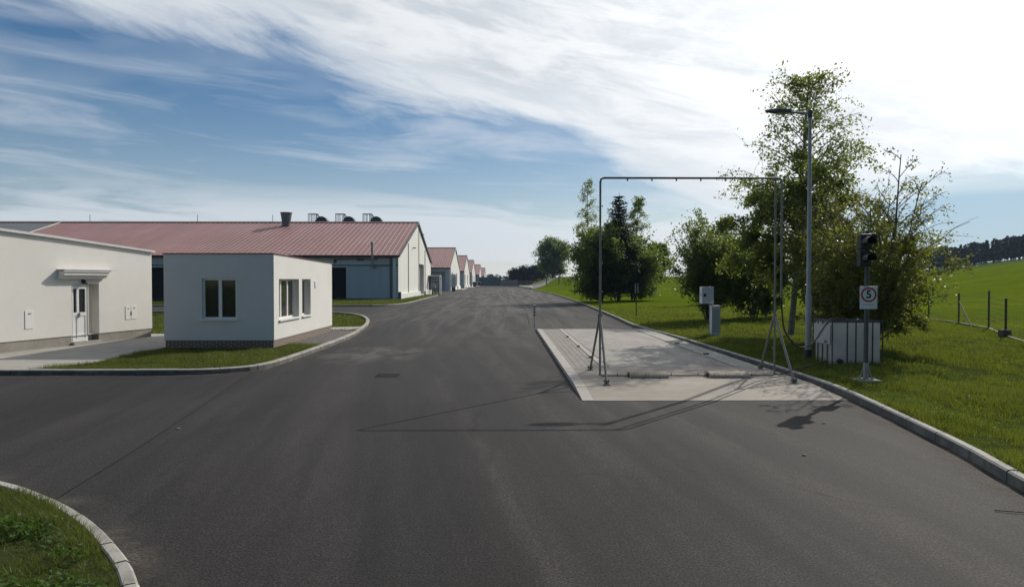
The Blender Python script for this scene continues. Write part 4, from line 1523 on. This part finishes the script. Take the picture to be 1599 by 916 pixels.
def build_cabinets():
    y = 26.4
    k = y / 1066.0
    x0 = (1098 - 787) * k
    z0 = float(height(8.2, y))
    t = thing('card_reader', 'small pale grey reader box on a thin post in front of the bushes', 'card reader', (x0 + .35, y + .3, z0))
    b = MB().bbox(x0, x0 + .46, y + .05, y + .40, 1.40, 2.06, .012).build('box', M_CAB, t)
    MB().box(x0 - .004, x0, y + .15, y + .22, 1.7, 1.82).build('lock', M_BLACK, b)
    MB().bbox(x0 + .06, x0 + .16, y + .035, y + .05, 1.68, 1.79, .004).build('button', M_BLACK, b)
    MB().tube([(x0 + .42, y + .44, z0 - .05), (x0 + .42, y + .44, 2.1)], .03, 8).build('post', M_PIPE, t, True)
    t = thing('supply_pillar', 'knee high pale grey supply pillar standing beneath the reader box', 'cabinet', (x0 + .45, y, z0))
    p = MB().bbox(x0 + .32, x0 + .66, y - .15, y + .12, z0 - .05, 1.30, .012).build('body', M_CAB, t)
    MB().bbox(x0 + .30, x0 + .68, y - .17, y + .14, 1.30, 1.34, .008).build('cap', M_CAB, t)
    MB().box(x0 + .34, x0 + .64, y - .155, y - .15, .3, 1.22).build('door', M_PLATE, p)
    # slim post further along
    x, y = 8.1, 41.7
    z0 = float(height(x, y))
    t = thing('marker_stake', 'thin dark stake with two small pale plates on the verge left of the bushes', 'stake', (x, y, z0))
    MB().tube([(x, y, z0 - .05), (x, y, 1.98)], .035, 8).build('post', M_GREENPOST, t, True)
    for dx in (-.10, .07):
        MB().bbox(x + dx, x + dx + .055, y - .06, y - .04, 1.55, 2.12, .004).build('plate', M_PLATE, t)


def build_drain():
    x, y = -2.82, 16.55
    t = thing('road_drain', 'rectangular cast iron drain grate set flush in the asphalt', 'drain', (x, y, .0))
    MB().box(x - .27, x + .27, y - .25, y + .25, -.03, .003).build('pit', M_VOID, t)
    f = MB()
    for a in (-.27, .25):
        f.box(x + a, x + a + .02, y - .25, y + .25, .0035, .008)
    for b in (-.25, .23):
        f.box(x - .25, x + .25, y + b, y + b + .02, .0035, .008)
    for i in range(7):
        f.box(x - .235 + i * .07, x - .212 + i * .07, y - .23, y + .23, .0035, .0075)
    f.box(x - .25, x + .25, y - .012, y + .012, .0036, .0082)
    f.build('grate', mat('cast_iron', (.006, .006, .006), .8, .3, 8, spec=.05), t)


def build_litter():
    tag(MB().tube([(4.9, 6.72, .01), (5.05, 6.66, .016), (5.3, 6.60, .012), (5.6, 6.5, .02)], [.005, .0045, .004, .003], 6).build('stick', M_WOOD), 'thin dark stick lying on the asphalt near the right kerb', 'stick')
    rnd = random.Random(3)
    for i, (x, y, lab) in enumerate(((-5.05, 10.6, 'small pale stone on the dark asphalt left of the road centre'), (3.95, 8.9, 'small pale stone lying on the asphalt below the weighbridge corner'), (5.15, 10.9, 'tiny pale stone near the sign pole shadow'))):
        bm = bmesh.new()
        bmesh.ops.create_icosphere(bm, subdivisions=2, radius=.022)
        mb = MB()
        for v in bm.verts:
            s = 1 + rnd.uniform(-.2, .2)
            v.co = Vector((v.co.x * 1.3 * s, v.co.y * s, v.co.z * .6 * s))
        bm.verts.index_update()
        mb.add([(v.co.x + x, v.co.y + y, v.co.z + .010) for v in bm.verts], [[v.index for v in f.verts] for f in bm.faces])
        bm.free()
        tag(mb.build('stone', M_STONE), lab, 'stone', 'loose stones on the asphalt')


def build_fence():
    t = thing('wire_fence', 'thin wire fence with dark posts and a brace at the edge of the meadow', 'fence', (20.85, 29.1, float(height(20.85, 29.1))))
    def zg(x, y):
        return float(height(x, y))
    line = [(22.7, 36.2), (21.9, 32.6), (20.85, 29.1), (18.55, 25.0), (16.6, 20.8)]
    hs = [1.5, 1.5, 1.65, 1.45, 1.5]
    for (x, y), h in zip(line, hs):
        MB().tube([(x, y, zg(x, y) - .1), (x, y, zg(x, y) + h)], .04, 8).build('post', M_FPOST, t, True)
    x, y = line[3]
    MB().bbox(x - .2, x + .13, y - .15, y + .15, zg(x, y) - .1, zg(x, y) + .3, .05).build('concrete_foot', M_BARK, t)
    a, b = Vector((21.85, 32.5, zg(21.85, 32.5) + 1.1)), Vector((21.15, 30.6, zg(21.15, 30.6)))
    MB().tube([a, b], .03, 8).build('brace', M_FPOST, t, True)
    w = MB()
    bs = MB()
    for (p, q) in zip(line[:-1], line[1:]):
        for i in range(8):
            hh = .12 + i * .19
            w.tube([(p[0], p[1], zg(*p) + hh), (q[0], q[1], zg(*q) + hh)], .003, 4, False)
        n = int(math.hypot(q[0] - p[0], q[1] - p[1]) / .2)
        for i in range(n):
            f = i / n
            X, Y = p[0] + (q[0] - p[0]) * f, p[1] + (q[1] - p[1]) * f
            z = zg(*p) * (1 - f) + zg(*q) * f
            w.tube([(X, Y, z + .1), (X, Y, z + 1.46)], .002, 4, False)
        d = Vector((q[0] - p[0], q[1] - p[1], 0)).normalized()
        bs.frame_box((p[0], p[1], min(zg(*p), zg(*q))), d, (d.y, -d.x, 0), .05, math.hypot(q[0] - p[0], q[1] - p[1]) - .05, -.02, .02, -.1, .09)
    w.build('wire_mesh', M_WIRE, t)
    bs.build('base_board', M_FPOST, t)
    # stretch of the same fence up on the far bank
    t = thing('wire_fence', 'distant row of dark fence posts on the grassy bank below the lone tree', 'fence', (16, 200, float(height(16, 200))))
    line = [(13.2, 212), (15.8, 196), (18.8, 180), (21.5, 168)]
    for (x, y) in line:
        MB().tube([(x, y, zg(x, y) - .1), (x, y, zg(x, y) + 2.3)], .16, 6).build('post', M_FPOST, t, True)
    w = MB()
    for p, q in zip(line[:-1], line[1:]):
        for hh in (1.1, 2.0):
            w.tube([(p[0], p[1], zg(*p) + hh), (q[0], q[1], zg(*q) + hh)], .035, 4, False)
    w.build('wire', M_WIRE, t)


build_delineator()
build_lamp()
build_tank()
build_hose()
build_signal()
build_cabinets()
build_drain()
build_litter()
build_fence()


# ------------------------------------------------------------------ trees
def leaf_quads(pos, size, rng, flat=0.0, asp=.62):
    """one diamond leaf per position, randomly turned"""
    n = len(pos)
    a = rng.normal(size=(n, 3))
    a[:, 2] -= flat
    a /= np.linalg.norm(a, axis=1)[:, None]
    b = rng.normal(size=(n, 3))
    b -= a * (a * b).sum(1)[:, None]
    b /= np.linalg.norm(b, axis=1)[:, None]
    s = size * rng.uniform(.65, 1.3, n)[:, None]
    c = np.cross(a, b) * s * .12
    v = np.empty((n, 4, 3))
    v[:, 0] = pos - a * s * .5
    v[:, 1] = pos + b * s * asp * .5 + c
    v[:, 2] = pos + a * s * .5
    v[:, 3] = pos - b * s * asp * .5 + c
    return v.reshape(-1, 3)


def limb(rng, p, d, length, r0, r1, seg, bend, jitter):
    """one bent limb as a list of points and radii"""
    pts, rs = [np.array(p)], [r0]
    d = np.array(d, float)
    for i in range(seg):
        d = d + np.array([0, 0, bend]) / seg + rng.normal(size=3) * jitter
        d /= np.linalg.norm(d)
        pts.append(pts[-1] + d * length / seg)
        rs.append(r0 + (r1 - r0) * (i + 1) / seg)
    return pts, rs


def broadleaf(name, label, cat, base, h, prof, stems, n_prim, n_sec, leaves, size, seed, lm, bark, group=None, spread=.1, up=.75, droop=-.35, r0=.1, t0=.18, sparse_top=1.0, tri=5, cut=.80):
    """tapered stems with limbs and side twigs, leaves in clumps along the twigs.
    prof: list of (relative height, crown radius in metres); sparse_top < 1 thins the leaves of the upper crown"""
    rng = np.random.default_rng(seed)
    t = thing(name, label, cat, base, group)
    px, pr = [q[0] for q in prof], [q[1] for q in prof]
    tr = MB()
    lp = []
    wts = []
    for s in range(stems):
        a = rng.uniform(0, 6.28) if stems > 1 else 0
        lean = spread * (rng.uniform(.4, 1) if stems > 1 else rng.uniform(.2, .6))
        hh = h * (1.0 if s == 0 else rng.uniform(.6, .92))
        pts, rs = limb(rng, np.array(base) + np.array([math.cos(a), math.sin(a), 0]) * (.12 * (stems > 1)) - np.array([0, 0, .1]), (math.cos(a) * lean, math.sin(a) * lean, 1), hh, r0 * (1 if s == 0 else .7), .012, 12, .35 * lean, .035)
        tr.tube(pts, rs, 8, False)
        P = np.array(pts)
        for i in range(n_prim // stems):
            f = t0 + (1 - t0) * ((i + rng.uniform(0, 1)) / (n_prim // stems)) ** .9
            f = min(f, .985)
            q = f * 12
            k = min(int(q), 11)
            p = P[k] + (P[k + 1] - P[k]) * (q - k)
            rad = rs[k] * .55
            zrel = (p[2] - base[2]) / h
            Rm = np.interp(zrel, px, pr)
            cx = math.hypot(p[0] - base[0], p[1] - base[1])
            az = i * 2.399 + s * 1.3 + rng.normal() * .4
            ln = max(.25, Rm * rng.uniform(.7, 1.15))
            upz = up + .5 * zrel
            bp, br = limb(rng, p, (math.cos(az), math.sin(az), upz), ln * math.sqrt(1 + .4 * upz), max(.012, rad), .006, 6, droop, .10)
            tr.tube(bp, br, tri, False)
            B = np.array(bp)
            for j in range(n_sec):
                g = rng.uniform(.25, 1) * 6
                kk = min(int(g), 5)
                p2 = B[kk] + (B[kk + 1] - B[kk]) * (g - kk)
                dirn = (B[kk + 1] - B[kk])
                dirn = dirn / (np.linalg.norm(dirn) + 1e-9) + rng.normal(size=3) * .65
                sp, sr = limb(rng, p2, dirn / np.linalg.norm(dirn), ln * rng.uniform(.22, .5), .007, .003, 4, droop * 1.6, .12)
                tr.tube(sp, sr, 3, False)
                SP = np.array(sp)
                thin = sparse_top + (1 - sparse_top) * float(np.clip((cut - (SP[-1][2] - base[2]) / h) / .25, 0, 1))
                lp.append((SP, thin * rng.uniform(.35, 1.6)))
    tr.build('trunk', bark, t, True)
    w = np.array([q[1] for q in lp])
    cnt = rng.multinomial(leaves, w / w.sum())
    pos = []
    for (SP, _), c in zip(lp, cnt):
        if c == 0:
            continue
        g = np.clip(rng.beta(1.3, 1.0, c), 0, .999) * 4
        k = g.astype(int)
        k = np.minimum(k, 3)
        pp = SP[k] + (SP[k + 1] - SP[k]) * (g - k)[:, None]
        pos.append(pp + rng.normal(size=(c, 3)) * size * .9)
    pos = np.concatenate(pos)
    pos = pos[pos[:, 2] > base[2] + .15]
    np_mesh('crown', leaf_quads(pos, size, rng, .5), None, lm, t)
    return t


def conifer(label, base, h, r, seed, group=None, dens=1.0):
    rng = np.random.default_rng(seed)
    t = thing('spruce_tree', label, 'tree', base, group)
    tr = MB()
    tr.tube([base, (base[0] + rng.normal() * .05, base[1], base[2] + h)], [h * .018, .015], 8, False)
    pos = []
    tiers = int(h * 2.6)
    for i in range(tiers):
        z = .10 + .88 * i / tiers
        L = r * (1 - z) ** .85 * rng.uniform(.75, 1.15) + .12
        nb = int(7 - 3 * z)
        for j in range(nb):
            a = 6.283 * j / nb + i * 1.1 + rng.normal() * .2
            p = np.array([base[0], base[1], base[2] + h * z])
            bp, br = limb(rng, p, (math.cos(a), math.sin(a), .18), L * rng.uniform(.75, 1.1), .03, .006, 5, .25 if z > .6 else -.15, .05)
            tr.tube(bp, br, 3, False)
            B = np.array(bp)
            n = int((45 * L + 12) * dens)
            g = rng.uniform(.12, .999, n) * 5
            k = g.astype(int)
            q = B[k] + (B[k + 1] - B[k]) * (g - k)[:, None]
            side = rng.normal(size=(n, 3)) * (L * .10 + .05)
            side[:, 2] *= .45
            q = q + side
            pos.append(q)
    tr.build('trunk', M_BARK, t, True)
    pos = np.concatenate(pos)
    np_mesh('crown', leaf_quads(pos, .24, rng, .3, .28), None, M_NEEDLE, t)
    return t


def gz(x, y):
    return float(height(x, y)) - .02


def P3(x, y):
    return (x, y, gz(x, y))


broadleaf('birch_tree', 'tallest birch with a sparse airy top, standing behind the street lamp', 'tree', P3(11.1, 26.3), 9.9,
          [(0, .3), (.16, 1.2), (.25, 2.2), (.45, 2.5), (.62, 2.3), (.75, 1.9), (.9, 1.2), (1, .4)], 1, 84, 11, 46000, .115, 21, M_LEAF, M_BIRCH, spread=.015, r0=.13, sparse_top=.07, droop=-.5, cut=.70)
broadleaf('birch_bush', 'many stemmed young birch bush with thin upright tips right behind the white tank', 'bush', P3(10.6, 19.6), 5.7,
          [(0, 1.1), (.2, 1.75), (.42, 1.7), (.6, 1.15), (.8, .6), (1, .25)], 9, 135, 8, 36000, .082, 5, M_LEAF2, M_BARK, spread=.26, r0=.05, t0=.06, sparse_top=.05, up=.9, cut=.66)
broadleaf('hazel_bush', 'leafy bush between the tank and the lamp, behind the traffic light', 'bush', P3(11.3, 22.9), 5.2,
          [(0, .7), (.2, 1.15), (.5, 1.25), (.8, .9), (1, .4)], 6, 90, 8, 24000, .10, 8, M_LEAF2, M_BARK, spread=.25, r0=.05, t0=.08, sparse_top=.3, cut=.8)
broadleaf('goat_willow', 'rounded dark bush behind the grey reader box', 'bush', P3(10.7, 35.5), 5.9,
          [(0, 1.2), (.2, 1.9), (.45, 1.6), (.7, .9), (1, .25)], 8, 104, 8, 17000, .14, 12, M_LEAF3, M_BARK, spread=.26, r0=.06, t0=.05, sparse_top=.25, up=1.35, droop=-.05, cut=.75)
broadleaf('alder_bush', 'bush filling the gap between the reader box bush and the tallest birch', 'bush', P3(13.6, 37), 4.6,
          [(0, 1.2), (.3, 1.9), (.6, 1.6), (1, .4)], 5, 70, 8, 18000, .15, 15, M_LEAF3, M_BARK, spread=.25, r0=.06, t0=.06, sparse_top=.7)
conifer('single spruce tip rising behind the bushes left of the tallest birch', P3(19.6, 60), 8.0, 2.0, 3)
broadleaf('willow_tree', 'large dark willow bush at the kerb behind the left pole of the spray gate', 'tree', P3(9.9, 69.5), 7.6,
          [(0, 2.0), (.2, 2.9), (.5, 2.9), (.75, 1.9), (1, .6)], 6, 110, 8, 26000, .26, 31, M_LEAF3, M_BARK, spread=.2, r0=.11, t0=.05, sparse_top=.8)
broadleaf('willow_tree', 'dense dark bush to the right of the large kerbside willow, below the spruce', 'tree', P3(13.4, 70.5), 6.4,
          [(0, 2.0), (.2, 2.8), (.5, 2.7), (.75, 1.7), (1, .5)], 6, 104, 8, 24000, .26, 33, M_LEAF3, M_BARK, spread=.2, r0=.11, t0=.05, sparse_top=.8)
broadleaf('birch_tree', 'slender birch with drooping bare twigs just left of the spray gate pole', 'tree', P3(9.3, 73.0), 13.0,
          [(0, .4), (.3, 1.3), (.6, 1.35), (.85, .9), (1, .3)], 1, 46, 8, 5200, .16, 41, M_LEAF, M_BIRCH, spread=.06, r0=.12, sparse_top=.35, droop=-1.2, up=1.0)
conifer('dark spruce rising out of the middle of the kerbside bushes', P3(11.6, 69), 11.0, 3.7, 6, None, 1.5)
broadleaf('birch_tree', 'birch with drooping twigs directly right of the dark spruce', 'tree', P3(14.4, 75.0), 11.4,
          [(0, .4), (.3, 1.3), (.6, 1.4), (.85, .8), (1, .3)], 1, 44, 8, 6500, .17, 44, M_LEAF3, M_BIRCH, spread=.06, r0=.11, sparse_top=.7, droop=-1.2, up=1.0)
broadleaf('apple_tree', 'small round tree on its own, right of the kerbside bushes', 'tree', P3(21.6, 99), 6.8,
          [(0, .3), (.25, 1.9), (.5, 2.6), (.8, 1.8), (1, .5)], 1, 60, 8, 11000, .32, 51, M_LEAF3, M_BARK, spread=.05, r0=.12, t0=.25)
broadleaf('lime_tree', 'lone round tree on the far bank beyond the end of the road', 'tree', P3(20.0, 280), 14.5,
          [(0, 1.5), (.15, 5.0), (.45, 6.6), (.75, 5.0), (1, 1.2)], 2, 90, 8, 16000, .75, 61, M_LEAF3, M_BARK, spread=.12, r0=.3, t0=.08)
# low far trees behind the wall
for i, (x, y, h, r, lab) in enumerate(((5.0, 318, 6.2, 3.2, 'leftmost low dark tree behind the concrete wall'), (9.2, 322, 7.4, 3.6, 'taller dark tree in the middle of the clump behind the concrete wall'), (13.5, 320, 6.6, 3.4, 'dark tree at the right end of the clump behind the concrete wall'), (17.5, 318, 7.0, 2.6, 'dark tree between the wall clump and the lone round tree'))):
    broadleaf('dark_tree', lab, 'tree', P3(x, y) if x > 9.5 else (x, y, .0), h, [(0, 1.0), (.2, r * .9), (.5, r), (.8, r * .7), (1, .5)], 1, 40, 6, 2600, .75, 70 + i, M_FARLEAF, M_BARK, 'low trees behind the far wall', .06, r0=.2, t0=.1)


def far_woods():
    rng = np.random.default_rng(9)
    # wood on the hill, one mass
    pos, sz = [], []
    stems = MB()
    def one(x, y, h, r, conif):
        z = float(height(x, y))
        stems.tube([(x, y, z - .5), (x, y, z + h * .9)], [.3, .05], 4, False)
        n = int(170 * (1 if conif else 1.15))
        f = rng.uniform(0.05, 1, n)
        if conif:
            rr = r * (1.02 - f) ** .8
        else:
            rr = r * np.sin(np.pi * np.clip(f * .82 + .14, 0, 1)) ** .6
        a = rng.uniform(0, 6.283, n)
        q = np.sqrt(rng.uniform(0.1, 1, n)) * rr
        pos.append(np.stack([x + q * np.cos(a), y + q * np.sin(a), z + h * (.08 + .92 * f)], 1))
        sz.append(np.full(n, 1.25))
    x = 252.0
    while x < 470:
        for row in range(4):
            yy = 398 + row * 9 + rng.uniform(-3, 3)
            hmax = np.interp(x, [252, 262, 270, 300, 330, 470], [11, 15, 12.5, 13.5, 16.5, 18])
            one(x + rng.uniform(-2, 2), yy, hmax * rng.uniform(.78, 1.08), rng.uniform(2.4, 3.6), rng.random() < .5)
        x += rng.uniform(2.4, 4.2)
    pos_ = np.concatenate(pos)
    o = np_mesh('woodland', leaf_quads(pos_, 1.5, rng, 0, .8), None, M_FARLEAF)
    tag(o, 'dark wood along the crest of the green hill on the right', 'wood', kind='stuff')
    tag(stems.build('woodland_trunks', M_BARK), 'trunks of the dark wood on the crest of the hill', 'wood', kind='stuff')
    # low line of trees at the left horizon
    pos = []
    for i in range(70):
        xx = -120 + i * 2.4 + rng.uniform(-1, 1)
        h = rng.uniform(5, 8.5)
        n = 60
        f = rng.uniform(0, 1, n)
        rr = 3.4 * np.sin(np.pi * np.clip(f * .8 + .15, 0, 1)) ** .6
        a = rng.uniform(0, 6.283, n)
        q = np.sqrt(rng.uniform(0, 1, n)) * rr
        pos.append(np.stack([xx + q * np.cos(a), 640 + rng.uniform(-8, 8) + q * np.sin(a), h * f], 1))
    o = np_mesh('hedgerow', leaf_quads(np.concatenate(pos), 2.0, rng, 0, .8), None, M_FARLEAF)
    tag(o, 'low hazy line of trees far beyond the blue grey fence', 'trees', kind='stuff')
    broadleaf('lone_tree', 'feathery tree at the left end of the hilltop wood', 'tree', P3(246.5, 396), 12.5, [(0, 2), (.2, 4.5), (.5, 5.5), (.8, 4), (1, 1)], 2, 50, 6, 3200, .85, 90, M_FARLEAF, M_BARK, None, .1, r0=.25, t0=.1)


far_woods()


# ------------------------------------------------------------------ grass
def in_poly(px, py, poly):
    poly = np.asarray(poly)
    ins = np.zeros(len(px), bool)
    x0, y0 = poly[-1]
    for x1, y1 in poly:
        c = ((y1 > py) != (y0 > py)) & (px < (x0 - x1) * (py - y1) / (y0 - y1 + 1e-12) + x1)
        ins ^= c
        x0, y0 = x1, y1
    return ins


def clumpy(x, y, s, seed):
    """cheap smooth value noise, 0..1"""
    r = np.random.default_rng(seed)
    v = np.zeros_like(x)
    for k in range(6):
        a = r.uniform(0, 6.28)
        f = s * (1.6 ** k) * .7
        v += np.sin((x * math.cos(a) + y * math.sin(a)) * f + r.uniform(0, 6.28)) / (1.25 ** k)
    return np.clip(.5 + v / 5.5, 0, 1)


def blades(x, y, z, h, w, rng, lean=.55):
    n = len(x)
    a = rng.uniform(0, 6.283, n)
    b = rng.uniform(0, 6.283, n)
    l = h * lean * np.abs(rng.normal(size=n))
    v = np.empty((n, 3, 3))
    dx, dy = np.cos(a) * w * .5, np.sin(a) * w * .5
    v[:, 0] = np.stack([x - dx, y - dy, z - .01], 1)
    v[:, 1] = np.stack([x + dx, y + dy, z - .01], 1)
    v[:, 2] = np.stack([x + np.cos(b) * l, y + np.sin(b) * l, z + h], 1)
    return v.reshape(-1, 3)


def grow():
    rng = np.random.default_rng(17)
    # right verge: dense near the camera, thinning and coarsening with distance
    out = []
    for y0, y1, wide, dens, w, hh in ((5.5, 10, 6.5, 2600, .011, .085), (10, 15, 9, 1500, .014, .09), (15, 22, 12, 760, .019, .095), (22, 33, 16, 380, .022, .09), (33, 55, 20, 130, .04, .10)):
        n = int((y1 - y0) * wide * dens)
        y = rng.uniform(y0, y1, n)
        off = .13 + wide * rng.uniform(0, 1, n) ** 1.15
        x = kerb_x(y) + off
        c = clumpy(x, y, 1.7, 5) * .5 + clumpy(x, y, 6.0, 6) * .5
        keep = rng.uniform(0, 1, n) < np.clip((c - .30) * 2.6, .05, 1)
        x, y, c = x[keep], y[keep], c[keep]
        h = hh * (.25 + 1.6 * c ** 1.5) * rng.uniform(.4, 1.5, len(x))
        out.append(blades(x, y, height(x, y), h, w * rng.uniform(.7, 1.3, len(x)), rng))
    o = np_mesh('grass', np.concatenate(out), None, M_BLADE, None, 3)
    tag(o, 'mown green grass of the verge along the right kerb', 'grass', kind='stuff')
    # island grass
    out = []
    poly = [tuple(p) for p in isle_in] + [(-40, 16.9)]
    bad = ([(-30, 16.92), (-12.35, 17.05), (-11.4, 19.0), (-11.5, 21.2), (-11.57, 23.3), (-11.57, 29.4), (-30, 29.4)], [(-11.6, 22.75), (-7.6, 22.75), (-7.6, 31.3), (-11.6, 31.3)], [(-7.82, 24.2), (-6.4, 24.6), (-6.25, 27.0), (-6.55, 31.2), (-7.82, 31.3)], [(-9.2, 31.5), (-7.2, 31.6), (-6.75, 32.6), (-6.95, 34.0), (-9.2, 33.2)])
    for x0, x1, y0, y1, dens, w, hh in ((-13, -6, 16.8, 26, 1500, .011, .085), (-22, -6.2, 29.4, 49, 190, .026, .10)):
        n = int((x1 - x0) * (y1 - y0) * dens)
        x, y = rng.uniform(x0, x1, n), rng.uniform(y0, y1, n)
        k = in_poly(x, y, poly)
        for b in bad:
            k &= ~in_poly(x, y, b)
        c = clumpy(x, y, 2.6, 15)
        k &= rng.uniform(0, 1, n) < np.clip((c - .1) * 1.8, .1, 1)
        x, y, c = x[k], y[k], c[k]
        out.append(blades(x, y, np.full(len(x), .02), hh * (.4 + 1.2 * c) * rng.uniform(.5, 1.3, len(x)), w, rng))
    tag(np_mesh('grass', np.concatenate(out), None, M_BLADE2, None, 3), 'grass on the kerbed island round the gatehouse', 'grass', kind='stuff')
    # barn strip
    n = 60000
    x, y = rng.uniform(-24, -9.6, n), rng.uniform(61, 104, n)
    k = in_poly(x, y, [tuple(p) for p in strip_in] + [(-70, 106)]) & ~((x < -12.0) & (y > 78.8))
    x, y = x[k], y[k]
    tag(np_mesh('grass', blades(x, y, np.full(len(x), .10), .14 * rng.uniform(.4, 1.4, len(x)), .06, rng), None, M_BLADE2, None, 3), 'grass strip in front of the nearest barn', 'grass', kind='stuff')
    # near left corner
    n = 170000
    x, y = rng.uniform(-8.5, -2.1, n), rng.uniform(3.6, 9, n)
    poly = [tuple(p) for p in corner_in] + [(-40, -4)]
    k = in_poly(x, y, poly)
    c = clumpy(x, y, 3.0, 25)
    k &= rng.uniform(0, 1, n) < np.clip((c - .22) * 2.2, .10, 1)
    x, y, c = x[k], y[k], c[k]
    tag(np_mesh('grass', blades(x, y, np.full(len(x), .055), .07 * (.4 + 1.3 * c) * rng.uniform(.5, 1.4, len(x)), .006 * rng.uniform(.7, 1.5, len(x)), rng, .8), None, M_BLADE2, None, 3), 'patchy grass on the rounded lawn in the near left corner', 'grass', kind='stuff')
    # leafy weeds spread through it
    n = 3000
    cx, cy = rng.uniform(-8, -2.4, n), rng.uniform(4.2, 8.6, n)
    c = clumpy(cx, cy, 1.5, 33)
    k = in_poly(cx, cy, poly) & (c > .50) & in_poly(cx + .16, cy + .16, poly)
    cx, cy = cx[k], cy[k]
    pos, up = [], []
    for a, b in zip(cx, cy):
        m = rng.integers(10, 26)
        r = rng.uniform(.02, .13, m)
        t = rng.uniform(0, 6.283, m)
        z = .06 + rng.uniform(.02, .16) * rng.uniform(.3, 1, m)
        pos.append(np.stack([a + r * np.cos(t), b + r * np.sin(t), z], 1))
    pos = np.concatenate(pos)
    v = leaf_quads(pos, .05, rng, 0, .5).reshape(-1, 4, 3)
    v[:, :, 2] = pos[:, None, 2] + (v[:, :, 2] - pos[:, None, 2]) * .8
    ve = []
    n = 1100
    wy = rng.uniform(6.5, 22, n)
    wx = kerb_x(wy) + .35 + 10 * rng.uniform(0, 1, n) ** 1.3
    k = clumpy(wx, wy, 1.3, 71) > .60
    for a, b in zip(wx[k], wy[k]):
        m = rng.integers(6, 16)
        r = rng.uniform(.02, .12, m)
        t = rng.uniform(0, 6.283, m)
        ve.append(np.stack([a + r * np.cos(t), b + r * np.sin(t), float(height(a, b)) + rng.uniform(.04, .13, m)], 1))
    ve = np.concatenate(ve)
    tag(np_mesh('weeds', leaf_quads(ve, .045, rng, 0, .45), None, M_WEED), 'scattered leafy weeds in the verge along the right kerb', 'weeds', kind='stuff')
    tag(np_mesh('weeds', v.reshape(-1, 3), None, M_WEED), 'low leafy weeds among the grass of the near left corner', 'weeds', kind='stuff')


grow()


# ------------------------------------------------------------------ air
def build_haze():
    m = bpy.data.materials.new('air')
    m.use_nodes = True
    k = NT(m.node_tree)
    v = k.n('ShaderNodeVolumePrincipled')
    v.inputs['Color'].default_value = (.58, .76, 1.0, 1)
    v.inputs['Density'].default_value = .00014
    v.inputs['Anisotropy'].default_value = .0
    out = k.n('ShaderNodeOutputMaterial')
    k.link(v.outputs[0], out.inputs['Volume'])
    o = MB().box(-600, 620, -60, 700, -1.5, 46).build('haze', m)
    o['kind'] = 'stuff'
    tag(o, 'thin pale haze in the air over the whole yard and the fields', 'haze')


build_haze()
